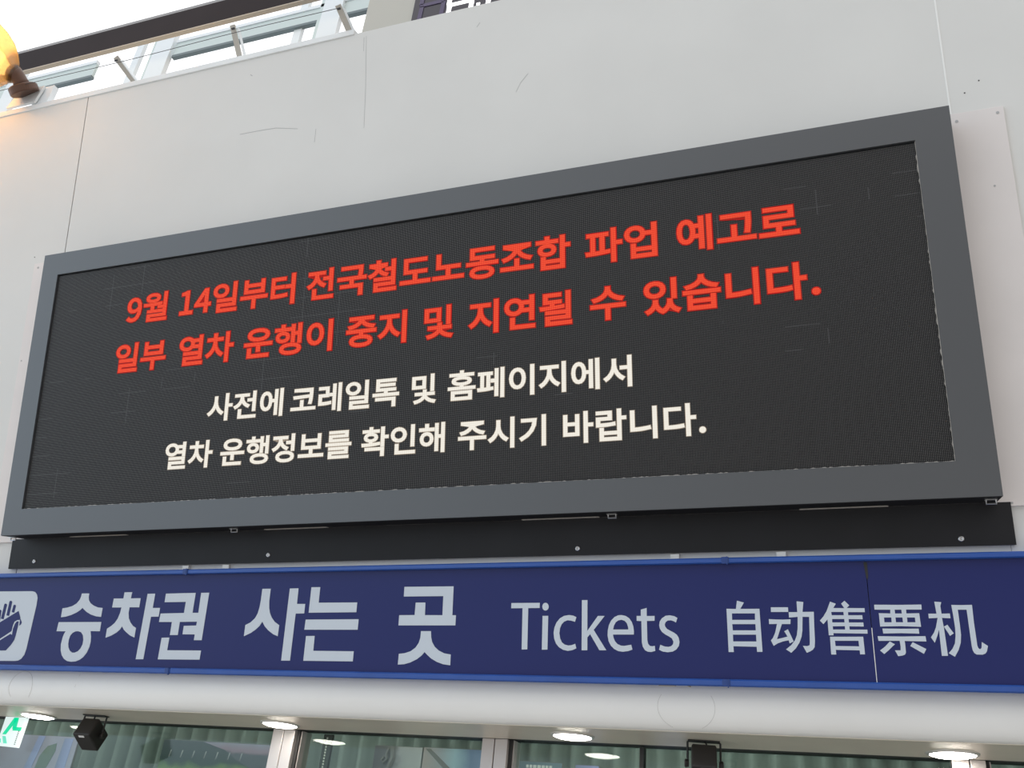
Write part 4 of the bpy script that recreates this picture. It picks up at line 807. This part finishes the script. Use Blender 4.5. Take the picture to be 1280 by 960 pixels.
for x0, x1, lab in ((-4.43, -4.22, 'broad white clerestory mullion between the two grey purlins'),
                    (-2.56, -2.36, 'white clerestory mullion close to the beige clock case'),
                    (-6.30, -6.12, 'white clerestory mullion nearest the glowing lamp')):
    bm = B()
    box(bm, x0, x1, 1.97, 2.02, 4.2, 5.45)
    o = tag(solid('clerestory_mullion', bm, 'frame'), lab, 'mullion', 'white mullions of the clerestory')
    bm = B()
    box(bm, x0 - 0.05, x0, 1.99, 2.03, 4.2, 5.45)
    part('grey_rebate', bm, 'purlin', o)
    bm = B()
    box(bm, x0 - 0.30, x0 - 0.22, 2.02, 2.06, 4.2, 5.45)
    part('slim_post', bm, 'frame', o)

# ------------------------------------------------------------ the LED message display
disp = thing('led_display', 'large dark grey LED message board showing red and white Korean text', 'display', (0, 0.13, -0.78), FM)
SX, SZ, FX, FT, FB = 1.7535, 0.5205, 1.8535, 0.6241, -0.6264
FX0, FX1 = -1.8443, 1.8631
bm = B()
o_ = [(FX0, FB), (FX1, FB), (FX1, FT), (FX0, FT)]
i_ = [(-SX, -SZ), (SX, -SZ), (SX, SZ), (-SX, SZ)]
of = [bm.verts.new((x, 0.0, z)) for x, z in o_]
inn = [bm.verts.new((x, 0.0, z)) for x, z in i_]
inb = [bm.verts.new((x, 0.022, z)) for x, z in i_]
ob_ = [bm.verts.new((x, 0.118, z)) for x, z in o_]
for i in range(4):
    j = (i + 1) % 4
    bm.faces.new((of[i], of[j], inn[j], inn[i]))
    bm.faces.new((inn[i], inn[j], inb[j], inb[i]))
    bm.faces.new((of[j], of[i], ob_[i], ob_[j]))
bm.faces.new(ob_)
bm.faces.new(inb)
part('housing', bm, 'housing', disp)
bm = B()
box(bm, FX0 + 0.002, FX1 - 0.002, 0.003, 0.1155, FB - 0.0015, FB + 0.002)
part('underside', bm, 'black', disp)['label'] = 'black underside'
bm = B()
box(bm, -SX + 0.004, SX - 0.004, 0.008, 0.0215, -SZ + 0.002, SZ - 0.006)
part('screen', bm, 'face', disp)
for nm, horizontal in (('bottom_module_edge', True), ('side_module_edge', False)):
    bm = B()
    n_ = 420 if horizontal else 120
    lo_, hi_ = [], []
    for i in range(n_ + 1):
        q = i / n_
        w_ = random.choice((0.001, 0.0015, 0.002, 0.0035))
        if horizontal:
            lo_.append(bm.verts.new((-SX + 2 * SX * q, 0.0075, -SZ)))
            hi_.append(bm.verts.new((-SX + 2 * SX * q, 0.0075, -SZ + w_)))
        else:
            lo_.append(bm.verts.new((SX, 0.0075, -SZ + 2 * SZ * q)))
            hi_.append(bm.verts.new((SX - w_, 0.0075, -SZ + 2 * SZ * q)))
    for i in range(n_):
        bm.faces.new((lo_[i], lo_[i + 1], hi_[i + 1], hi_[i]))
    ext = bmesh.ops.extrude_face_region(bm, geom=list(bm.faces))
    for v in (g for g in ext['geom'] if isinstance(g, bmesh.types.BMVert)):
        v.co.y += 0.004
    part(nm, bm, 'slot', disp)


def word_bm(word, y, off):
    bm_ = bmesh.new()
    for shape in word:
        b_ = outline_bm(shape, y, 0.0008, off)
        me_ = bpy.data.meshes.new('shape')
        b_.to_mesh(me_)
        b_.free()
        bm_.from_mesh(me_)
        bpy.data.meshes.remove(me_)
    return bm_


for col, words in LED:
    for word in words:
        o = part('message_word', word_bm(word, 0.0064, 0.0028 if col == 'red' else 0.0022), col, disp)
        o['label'] = 'glowing %s Korean word' % col
        # painted bloom: a wider, dimmer glowing outline behind every stroke
        part('bloom_edge', word_bm(word, 0.0070, 0.0062 if col == 'red' else 0.0042), col + '_edge', o)
for x in (-1.9, -0.741, 0.7235, 1.8385):
    bm = B()
    x = max(-1.835, min(x, 1.845))
    tube(bm, [(x - 0.013, 0.055, -0.6275), (x - 0.013, 0.055, -0.640), (x + 0.013, 0.055, -0.640), (x + 0.013, 0.055, -0.6275)], 0.0028, 6)
    box(bm, x - 0.016, x + 0.016, 0.045, 0.065, -0.630, -0.6264)
    part('latch', bm, 'screw', disp)
for x0, x1 in ((-1.578, -1.291), (-0.639, -0.368), (0.395, 0.667), (1.309, 1.566)):  # pale strips painted for light passing between housing and wall
    bm = B()
    box(bm, x0, x1, 0.098, 0.115, -0.6295, -0.6270)
    part('light_gap', bm, 'slot', disp)


def screw_head(x, z, y, parent, r=0.009):
    b_ = B()
    lathe(b_, [(0, r), (0.003, r * 0.9), (0.0045, r * 0.45), (0.0025, r * 0.4), (0.0025, 0)], (x, y, z), (0, -1, 0), 14)
    return part('screw', b_, 'screw', parent, True)


# white board behind it and the black skirt below it
brd = thing('backing_board', 'white mounting board sticking out either side of the message board', 'board', (0, 0.13, -0.64), FM)
bm = B()
box(bm, -2.036, 2.039, 0.1185, 0.1298, -0.640, 0.659, 0.0012)
part('board', bm, 'plate', brd)
for x, z in ((1.898, 0.629), (2.020, 0.637), (-2.010, 0.636), (-2.0215, 0.181), (1.902, -0.631), (2.02, -0.01), (1.98, 0.38)):
    b_ = B()
    r = 0.0052 if z > 0.5 else 0.0035
    lathe(b_, [(0, r), (0.0015, r * 0.9), (0.0015, 0)], (x, 0.1186, z), (0, -1, 0), 12)
    part('screw', b_, 'scuff', brd)
skirt = thing('cover_panel', 'long black cover panel between the message board and the blue sign', 'panel', (0, 0.13, -0.755), FM)
bm = B()
box(bm, -1.9055, 1.898, 0.1162, 0.1182, -0.7525, -0.6282)
box(bm, -1.9035, 1.896, 0.1180, 0.1299, -0.7515, -0.6405)
part('panel', bm, 'black', skirt)
for x, z in ((-1.768, -0.7238), (-0.6234, -0.7234), (0.5887, -0.7299), (1.7554, -0.7313)):
    screw_head(x, z, 0.1163, skirt)

# ------------------------------------------------------------ the blue ticket sign
sign = thing('ticket_sign', 'long navy blue ticket sign lettered in Korean, English and Chinese', 'sign', (0, 0.13, -1.16), FM)
for x0, x1 in ((-2.75, 1.4842), (1.4862, 2.7)):
    bm = B()
    box(bm, x0, x1, 0.085, 0.1295, -1.140, -0.788)
    part('panel', bm, 'navy', sign)
bm = B()
slab(bm, [(1.4795, -0.796), (1.4895, -0.796), (1.4895, -0.835), (1.4865, -0.848), (1.4835, -0.84)], 0.0835, 0.0848)
part('joint_gap', bm, 'hole', sign)
bm = B()
slab(bm, [(1.4846, -0.985), (1.4866, -0.985), (1.4866, -1.137), (1.4846, -1.137)], 0.0838, 0.0848)
part('joint_edge', bm, 'label', sign)
for nm, prof in (('top_rail', [(0.1295, -0.7745), (0.070, -0.7745), (0.066, -0.778), (0.066, -0.789), (0.072, -0.7925), (0.1295, -0.7925)]),
                 ('bottom_rail', [(0.1295, -1.1365), (0.072, -1.1365), (0.066, -1.140), (0.066, -1.153), (0.070, -1.1575), (0.1295, -1.1575)])):
    bm = B()
    prism(bm, prof, -2.75, 2.7)
    part(nm, bm, 'rail', sign)
for x, z in ((-0.955, -0.783), (1.077, -0.783), (-0.991, -1.147), (1.0606, -1.147)):
    bm = B()
    box(bm, x - 0.011, x + 0.011, 0.0635, 0.072, z - 0.0105, z + 0.0105, 0.001)
    box(bm, x + 0.004, x + 0.007, 0.062, 0.070, z - 0.0135, z + 0.0115)
    part('rail_joint', bm, 'rail_edge', sign)
for x in (-0.8134, 0.912, 1.2432, -1.0):
    bm = B()
    box(bm, x - 0.014, x + 0.014, 0.095, 0.1295, -0.7745, -0.7715)
    box(bm, x - 0.014, x + 0.014, 0.119, 0.1295, -0.7715, -0.7560)
    part('fixing_clip', bm, 'cove', sign)
o = part('pictogram_plate', outline_bm([PLATE], 0.0838, 0.0012), 'vinyl', sign)
o['label'] = 'pale rounded plate with a hand holding a ticket'
for h in HAND:
    part('hand_mark', outline_bm([h], 0.0831, 0.0006), 'navy', o)
for kind, polys in SIGN:
    part('%s_character' % kind if kind != 'latin' else 'latin_letter', outline_bm(polys, 0.0838, 0.0012), 'vinyl', sign)

# ------------------------------------------------------------ soffit fittings
lamp_labels = ('round lit downlight in the soffit beside the green exit sign',
               'round lit downlight in the soffit beside the window post below the Korean lettering',
               'round lit downlight in the soffit below the English lettering',
               'round lit downlight in the soffit at the right end, below the Chinese lettering')


def make_downlight():
    t = thing('downlight', lamp_labels[0], 'ceiling light', (0, 0.62, SOF), WM, 'downlights in the soffit')
    b_ = B()
    lathe(b_, [(-0.001, 0.060), (-0.001, 0.076), (0.004, 0.074), (0.006, 0.066), (0.003, 0.060)], (0, 0.62, SOF), (0, 0, -1), 36)
    part('trim_ring', b_, 'ring', t, True)
    b_ = B()
    lathe(b_, [(0.0005, 0.066), (0.006, 0.064), (0.010, 0.050), (0.012, 0.025), (0.0125, 0)], (0, 0.62, SOF), (0, 0, -1), 36)
    part('lens', b_, 'lens', t, True)
    return t


def dup(o, loc, label):
    r = o.copy()
    COL.objects.link(r)
    r.location = loc
    r['label'] = label
    for ch in list(o.children):
        c = ch.copy()
        COL.objects.link(c)
        c.parent = r
    return r


d0 = make_downlight()
spots = ((-1.868, 0.665), (-0.637, 0.615), (0.516, 0.600), (1.683, 0.640))
d0.location = (spots[0][0], spots[0][1], SOF + Z0)
for (x, y), lab in zip(spots[1:], lamp_labels[1:]):
    dup(d0, (x, y, SOF + Z0), lab)


def soffit_speaker(label, x, y, rot, drop, tip):
    t = thing('speaker', label, 'speaker', (0, 0, 0), WM, 'black boxes hung under the soffit')
    # body: a rounded box whose face is chamfered, hung in a yoke
    w, d, h = 0.039, 0.050, 0.040
    bm_ = B()
    box(bm_, -w, w, -d, d, -drop - 2 * h, -drop, 0.006)
    cen = Vector((0, 0, -drop - h))
    rm = Matrix.Rotation(tip, 3, 'X')
    for v in bm_.verts:
        v.co = cen + rm @ (v.co - cen)
    body = part('body', bm_, 'blackplastic', t)
    bm_ = B()
    tube(bm_, [(-0.051, 0, -drop - h), (-0.051, 0, -0.006), (-0.046, 0, -0.003), (0.046, 0, -0.003), (0.052, 0, -0.006), (0.052, 0, -drop - h)], 0.0036, 6)
    box(bm_, -0.05, 0.05, -0.018, 0.018, -0.004, -0.0005)
    part('yoke', bm_, 'blacksteel', t)
    for s in (-1, 1):
        bm_ = B()
        lathe(bm_, [(0, 0), (0, 0.011), (0.011, 0.013), (0.014, 0.010), (0.014, 0)], (s * 0.047, 0, -drop - h), (s, 0, 0), 16)
        part('knob', bm_, 'blackplastic', t)
    bm_ = B()
    tube(bm_, [(0.004, -0.01, -0.004), (0.008, -0.016, -0.012), (0.002, -0.012, -drop + 0.004), (0.010, 0.0, -drop - 0.004)], 0.003, 6)
    part('cable_loop', bm_, 'blacksteel', t)
    bm_ = B()
    box(bm_, -0.012, 0.012, -d * 0.86, -d * 0.66, -drop - 2 * h - 0.0012, -drop - 2 * h + 0.001)
    for v in bm_.verts:
        v.co = cen + rm @ (v.co - cen)
    part('sticker', bm_, 'label', body)
    t.matrix_world = WM @ Matrix.Translation((x, y, SOF)) @ Matrix.Rotation(rot, 4, 'Z')
    return t


soffit_speaker('black box speaker turned to one corner, under the soffit near the exit sign', -1.500, 0.60, math.radians(6), 0.034, math.radians(-30))
soffit_speaker('black box speaker seen front-on in a thin yoke below the Chinese lettering', 0.953, 0.60, math.radians(10), 0.030, math.radians(-24))

# exit sign hung at the glass
ex = thing('exit_sign', 'small lit green and white running man exit sign under the soffit', 'sign', (-2.04, 0.73, SOF), WM)
bm = B()
slab(bm, [(-2.098, -1.348), (-1.986, -1.352), (-1.984, SOF - 0.004), (-2.098, SOF - 0.004)], 0.715, 0.735)
part('lit_panel', bm, 'exitface', ex)


def exf(u, v):  # sheet coordinates of the pictogram: u to the right 0..1, v down 0..1
    return (-2.098 + u * 0.113, SOF - 0.004 - v * 0.121)


for nm, mm, quads in (('running_legs', 'exitgreen', [[(0.45, 0.02), (0.68, 0.02), (0.30, 0.60), (0.12, 0.60)],
                                                      [(0.48, 0.02), (0.68, 0.02), (0.72, 0.40), (0.52, 0.40)],
                                                      [(0.56, 0.34), (0.97, 0.34), (0.97, 0.46), (0.56, 0.46)]]),
                      ('arrow', 'exitpale', [[(0.16, 0.66), (0.32, 0.66), (0.50, 0.90), (0.32, 0.90)],
                                             [(0.02, 0.80), (0.12, 0.74), (0.18, 0.88), (0.06, 0.90)]])):
    bm = B()
    for q in quads:
        slab(bm, [exf(*c) for c in q], 0.7138, 0.7150)
    part(nm, bm, mm, ex)
bm = B()
for i in range(8):
    q = 0.46 + i * 0.062
    slab(bm, [exf(0.86, q), exf(0.91, q), exf(0.91, q + 0.03), exf(0.86, q + 0.03)], 0.7140, 0.7150)
part('caption', bm, 'hole', ex)

# ------------------------------------------------------------ behind the glass
bm = B()
n = 560
front, back = [], []
for i in range(n + 1):
    x = -4.0 + 8.0 * i / n
    y = 1.30 + 0.034 * math.sin(x * 2 * math.pi / 0.088) + 0.01 * math.sin(x * 9.1)
    front.append((bm.verts.new((x, y, -2.5)), bm.verts.new((x, y, -0.9))))
for a, b_ in zip(front, front[1:]):
    bm.faces.new((a[0], b_[0], b_[1], a[1]))
cur = solid('pleated_curtain', bm, 'curtain', smooth=True)
md = cur.modifiers.new('thickness', 'SOLIDIFY')
md.thickness = 0.004
tag(cur, 'grey green pleated curtain hanging behind the ticket windows', 'curtain')


def art(name, cols, build):
    m = bpy.data.materials.new(name)
    m.use_nodes = True
    MT[name] = m
    n_, l_ = m.node_tree.nodes, m.node_tree.links
    b_ = n_['Principled BSDF']
    b_.inputs['Roughness'].default_value = 0.6
    tc = n_.new('ShaderNodeTexCoord')
    sp = n_.new('ShaderNodeSeparateXYZ')
    nz = n_.new('ShaderNodeTexNoise')
    nz.inputs['Scale'].default_value = build['scale']
    nz.inputs['Detail'].default_value = 5
    l_.new(tc.outputs['Generated'], sp.inputs[0])
    l_.new(tc.outputs['Object'], nz.inputs['Vector'])
    k1 = n_.new('ShaderNodeMath')
    k1.operation = 'MULTIPLY_ADD'
    k1.inputs[1].default_value = build['noise']
    l_.new(nz.outputs[0], k1.inputs[0])
    l_.new(sp.outputs[build['axis']], k1.inputs[2])
    k2 = n_.new('ShaderNodeMath')
    k2.operation = 'SUBTRACT'
    k2.inputs[1].default_value = build['noise'] * 0.5
    l_.new(k1.outputs[0], k2.inputs[0])
    rp = n_.new('ShaderNodeValToRGB')
    els = rp.color_ramp.elements
    els[0].position, els[0].color = cols[0][0], (*cols[0][1], 1)
    els[1].position, els[1].color = cols[-1][0], (*cols[-1][1], 1)
    for p, c in cols[1:-1]:
        els.new(p).color = (*c, 1)
    l_.new(k2.outputs[0], rp.inputs[0])
    l_.new(rp.outputs[0], b_.inputs['Base Color'])
    return m


art('art_lilac', [(0, (0.24, 0.16, 0.21)), (0.35, (0.30, 0.25, 0.31)), (0.62, (0.38, 0.34, 0.45)), (1, (0.46, 0.42, 0.56))], dict(scale=6, noise=0.5, axis='X'))
art('art_field', [(0, (0.05, 0.08, 0.08)), (0.72, (0.06, 0.10, 0.09)), (0.76, (0.14, 0.24, 0.09)), (0.82, (0.16, 0.26, 0.10)), (0.86, (0.05, 0.08, 0.08)), (1, (0.10, 0.12, 0.14))], dict(scale=14, noise=0.12, axis='Z'))
art('art_dusk', [(0, (0.10, 0.12, 0.14)), (0.72, (0.12, 0.13, 0.16)), (0.80, (0.34, 0.24, 0.31)), (1, (0.34, 0.32, 0.42))], dict(scale=11, noise=0.25, axis='Z'))
art('art_grey', [(0, (0.12, 0.12, 0.13)), (0.45, (0.20, 0.20, 0.21)), (0.55, (0.40, 0.40, 0.41)), (1, (0.52, 0.52, 0.52))], dict(scale=7, noise=0.9, axis='X'))
art('art_blue', [(0, (0.45, 0.38, 0.36)), (0.25, (0.40, 0.42, 0.46)), (0.45, (0.42, 0.58, 0.66)), (0.7, (0.18, 0.26, 0.42)), (1, (0.28, 0.36, 0.56))], dict(scale=5, noise=0.5, axis='X'))
art('art_screen', [(0, (0.14, 0.19, 0.22)), (0.5, (0.17, 0.24, 0.29)), (1, (0.22, 0.30, 0.36))], dict(scale=5, noise=0.3, axis='X'))
art('art_violet', [(0, (0.26, 0.28, 0.44)), (0.5, (0.34, 0.36, 0.62)), (1, (0.40, 0.42, 0.72))], dict(scale=5, noise=0.2, axis='X'))
PY = 1.08


def poster(x0, x1, top, h, m, label, cat='poster', bands=()):
    t = thing('poster' if cat == 'poster' else 'monitor', label, cat, ((x0 + x1) / 2, PY, top - h), WM, 'pictures behind the ticket windows')
    b_ = B()
    box(b_, x0, x1, PY, PY + 0.012, top - h, top)
    part('board', b_, 'inner', t)
    b_ = B()
    box(b_, x0 + 0.002, x1 - 0.002, PY - 0.002, PY - 0.0002, top - h + 0.002, top - 0.002)
    part('picture', b_, m, t)
    return t


p = poster(-2.75, -2.005, -1.253, 0.8, 'art_lilac', 'lilac and grey poster behind the glass below the hand pictogram')
for q in ([(-2.245, -1.257), (-2.205, -1.257), (-2.245, -1.46), (-2.29, -1.46)], [(-2.085, -1.262), (-2.035, -1.262), (-2.04, -1.46), (-2.10, -1.46)]):
    bm = B()
    slab(bm, q, PY - 0.0035, PY - 0.0022)
    part('lavender_band', bm, 'art_violet', p)
bm = B()
slab(bm, [(-2.175, -1.30), (-2.125, -1.285), (-2.12, -1.32), (-2.17, -1.46), (-2.22, -1.46), (-2.205, -1.345)], PY - 0.0035, PY - 0.0022)
part('dark_shape', bm, 'curtain', p)
p = poster(-1.525, -0.905, -1.243, 0.62, 'art_field', 'landscape poster with a green strip behind the glass left of the first window post')
bm = B()
slab(bm, [(-1.31, -1.246), (-0.909, -1.246), (-0.909, -1.40), (-1.03, -1.345), (-1.12, -1.315), (-1.19, -1.275)], PY - 0.0035, PY - 0.0022)
part('dusk_sky', bm, 'art_dusk', p)
for i in range(7):
    x = -1.50 + i * 0.062
    for q in ([(x, -1.45), (x + 0.010, -1.45), (x + 0.016, -1.385), (x + 0.010, -1.385)],
              [(x + 0.02, -1.315), (x + 0.026, -1.315), (x + 0.032, -1.285), (x + 0.027, -1.285)]):
        bm = B()
        slab(bm, q, PY - 0.0036, PY - 0.0022)
        part('pale_post', bm, 'art_grey', p)
p = poster(-0.465, -0.247, -1.224, 0.62, 'art_grey', 'black and white poster behind the glass between the two window posts')
bm = B()
pts = [(-0.395, -1.23), (-0.405, -1.255), (-0.40, -1.275), (-0.415, -1.29), (-0.425, -1.28), (-0.415, -1.268)]
tube(bm, [(x, PY - 0.003, z) for x, z in pts], 0.006, 6)
tube(bm, [(-0.385, PY - 0.003, -1.23), (-0.375, PY - 0.003, -1.27), (-0.395, PY - 0.003, -1.33)], 0.011, 6)
part('dark_curl', bm, 'inner', p)
p = poster(-0.244, 0.060, -1.222, 0.62, 'art_blue', 'blue and peach poster behind the glass just left of the middle window post')
bm = B()
slab(bm, [(-0.235, -1.228), (-0.212, -1.228), (-0.06, -1.34), (-0.06, -1.37)], PY - 0.0035, PY - 0.0022)
part('dark_diagonal', bm, 'inner', p)
p = poster(0.128, 0.345, -1.255, 0.45, 'art_screen', 'dim blue notice screen with two pale text lines right of the middle post', 'monitor')
bm = B()
for r in range(2):
    x = 0.20
    z = -1.268 - r * 0.022
    while x < (0.30 if r == 0 else 0.335):
        w = random.uniform(0.008, 0.014)
        slab(bm, [(x, z - 0.011), (x + w, z - 0.011), (x + w, z), (x, z)], PY - 0.0035, PY - 0.0022)
        x += w + 0.004
part('text_lines', bm, 'label', p)
poster(0.395, 0.490, -1.258, 0.4, 'art_violet', 'violet monitor glimpsed behind the glass below the reflected lamp', 'monitor')
poster(0.705, 0.810, -1.263, 0.4, 'art_violet', 'violet monitor glimpsed behind the glass left of the front-on box speaker', 'monitor')

st = thing('light_strip', 'narrow dark strip with tiny amber beads behind the glass right of the first post', 'strip', (-0.535, 0.84, -Z0 + 0.8), WM)
bm = B()
box(bm, -0.566, -0.528, 0.83, 0.845, -Z0 + 0.8, SOF)
part('backing', bm, 'dark', st)
bm = B()
for i in range(60):
    z = SOF - 0.012 - i * 0.0105
    box(bm, -0.5515, -0.5455, 0.8285, 0.8299, z - 0.006, z)
part('beads', bm, 'bracket', st)['kind'] = 'stuff'

# ------------------------------------------------------------ on top of the fascia
TY, TZ = -0.236, 1.520
bpts = (((-1.595, TY, 1.548), (-1.660, -0.345, 1.618), 'slanting steel bracket for the wire nearest the lamp'),
        ((-1.010, TY, 1.548), (-1.013, -0.335, 1.655), 'steel bracket for the wire, upright one in the middle'),
        ((-0.425, TY, 1.540), (-0.445, -0.345, 1.595), 'steel bracket for the wire beside the beige clock case'))
for (p0, p1, lab) in bpts:
    t = thing('wire_bracket', lab, 'bracket', p0, WM, 'brackets along the top of the fascia')
    bm = B()
    bar(bm, (p0[0], p0[1] + 0.02, p0[2] - 0.02), p1, 0.026, 0.006, up=(0, 1, 0.3))
    part('arm', bm, 'bracket', t)
    bm = B()
    bar(bm, (p0[0] + 0.022, p0[1] + 0.05, p0[2] - 0.03), (p1[0] + 0.020, p1[1] + 0.02, p1[2] - 0.005), 0.022, 0.004, up=(1, 0, 0.2))
    part('side_plate', bm, 'frame', t)['label'] = 'white side plate'
    bm = B()
    lathe(bm, [(-0.004, 0), (-0.004, 0.005), (0.010, 0.005), (0.010, 0)], (p1[0] + 0.004, p1[1] + 0.004, p1[2] - 0.022), (1, 0, 0), 8)
    part('wire_eye', bm, 'wire', t)
bm = B()
wp = []
for i in range(60):
    x = -3.2 + i * (2.75 / 59)
    wp.append((x, -0.342, 1.580 + 0.004 * math.sin(x * 5)))
tube(bm, wp, 0.0016, 5)
tag(solid('steel_wire', bm, 'wire'), 'thin steel wire strung along the brackets above the wall', 'wire')

# digital clock standing behind the fascia's top edge
clk = thing('digital_clock', 'beige cased digital clock board with white segments, mostly cut off above the wall', 'clock', (0.35, 0.06, 1.50), WM)
bm = B()
box(bm, -0.562, 1.45, 0.008, 0.16, 1.50, 2.62, 0.004)
part('case', bm, 'clockcase', clk)
bm = B()
box(bm, -0.291, 1.20, 0.0, 0.009, 1.56, 2.46)
part('face', bm, 'clockface', clk)
SEGH, SEGW, ST = 0.20, 0.135, 0.022


def seg_digit(x, z, lit):
    # z = bottom of the digit; segments a..g
    s = {'d': [(x + 0.004, z), (x + SEGW - 0.004, z + ST)], 'g': [(x + 0.004, z + SEGH - ST / 2), (x + SEGW - 0.004, z + SEGH + ST / 2)],
         'a': [(x + 0.004, z + 2 * SEGH - ST), (x + SEGW - 0.004, z + 2 * SEGH)],
         'e': [(x, z + 0.004), (x + ST, z + SEGH - 0.006)], 'c': [(x + SEGW - ST, z + 0.004), (x + SEGW, z + SEGH - 0.006)],
         'f': [(x, z + SEGH + 0.006), (x + ST, z + 2 * SEGH - 0.004)], 'b': [(x + SEGW - ST, z + SEGH + 0.006), (x + SEGW, z + 2 * SEGH - 0.004)]}
    for k_, ((xa, za), (xb, zb)) in s.items():
        b_ = B()
        sl = 0.03 * 1.0
        slab(b_, [(xa, za), (xb, za), (xb + (zb - za) * sl, zb), (xa + (zb - za) * sl, zb)], -0.003, -0.0002)
        part('segment', b_, 'segon' if k_ in lit else 'segoff', clk)['label'] = 'lit white segment' if k_ in lit else 'dark violet segment'


seg_digit(-0.262, 1.745, '')
seg_digit(-0.113, 1.700, 'acdefg')
seg_digit(0.085, 1.690, 'acdefg')
seg_digit(0.255, 1.690, 'acdefg')
for z in (1.853, 2.05):
    bm = B()
    slab(bm, [(0.043, z), (0.060, z), (0.060, z + 0.016), (0.043, z + 0.016)], -0.003, -0.0002)
    part('colon_dot', bm, 'segon', clk)

# ------------------------------------------------------------ warm lamp at the left end
LB = Vector((-2.262, -0.290, 1.585))
AX = Vector((-0.15, -0.70, 0.70)).normalized()
lp = thing('wall_lamp', 'warm glowing bell lamp on a bronze base at the top left edge', 'lamp', tuple(LB), WM)
bm = B()
lathe(bm, [(0, 0), (0, 0.066), (0.006, 0.070), (0.034, 0.070), (0.040, 0.064), (0.042, 0)], LB, AX, 36)
part('base', bm, 'lampbrown', lp)
bm = B()
NK = [LB + AX * 0.035, LB + AX * 0.062, LB + AX * 0.085 + Vector((-0.004, 0, 0)), LB + AX * 0.100 + Vector((-0.012, 0, 0)), LB + AX * 0.110 + Vector((-0.026, 0, 0))]
tube(bm, NK, [0.044, 0.036, 0.036, 0.042, 0.048], 20)
part('neck', bm, 'lampbrown', lp, True)
SB = NK[-1]
SA = Vector((-0.65, -0.65, 0.25)).normalized()
bm = B()
lathe(bm, [(-0.02, 0.044), (0.0, 0.058), (0.03, 0.098), (0.07, 0.136), (0.12, 0.164), (0.18, 0.184), (0.26, 0.196), (0.30, 0.203),
           (0.30, 0.199), (0.26, 0.192), (0.18, 0.180), (0.12, 0.160), (0.07, 0.132), (0.03, 0.094), (0.0, 0.052), (-0.015, 0.03)], SB, SA, 44)
part('glass_shade', bm, 'amber', lp, True)['label'] = 'amber glass bell'
bm = B()
lathe(bm, [(0.0, 0), (0.002, 0.02), (0.04, 0.034), (0.08, 0.062), (0.12, 0.072), (0.16, 0.060), (0.19, 0)], SB, SA, 24)
part('bulb', bm, 'bulb', lp, True)
bm = B()
slab(bm, [(-2.40, 1.548), (-2.215, 1.548), (-2.195, 1.655), (-2.36, 1.655)], -0.262, -0.250)
o = part('mounting_plate', bm, 'coping', lp)
o['label'] = 'white mounting plate'
bm = B()
bar(bm, (-2.20, -0.23, 1.55), (-2.20, -0.23, 1.665), 0.10, 0.03, up=(0, 1, 0))
part('side_block', bm, 'frame', lp)
ld = bpy.data.lights.new('lamp_light', 'POINT')
ld.energy = 130.0
ld.color = (1.0, 0.78, 0.46)
ld.shadow_soft_size = 0.05
lo = link('lamp_light', ld, lp)
lo.location = SB - LB + SA * 0.36

# added unseen area lights that brighten the curtain and posters
for x in (-2.4, -0.8, 0.8, 2.4):
    ad = bpy.data.lights.new('interior_fill', 'AREA')
    ad.shape = 'RECTANGLE'
    ad.size, ad.size_y = 1.3, 0.15
    ad.energy = 4.5
    ad.color = (1.0, 0.97, 0.92)
    ao = link('interior_fill', ad)
    ao.location = (x, 0.90, SOF + 0.36 + Z0)
    ao.rotation_euler = (math.radians(28), 0, 0)

for o in COL.objects:
    if 'base' in o:
        del o['base']
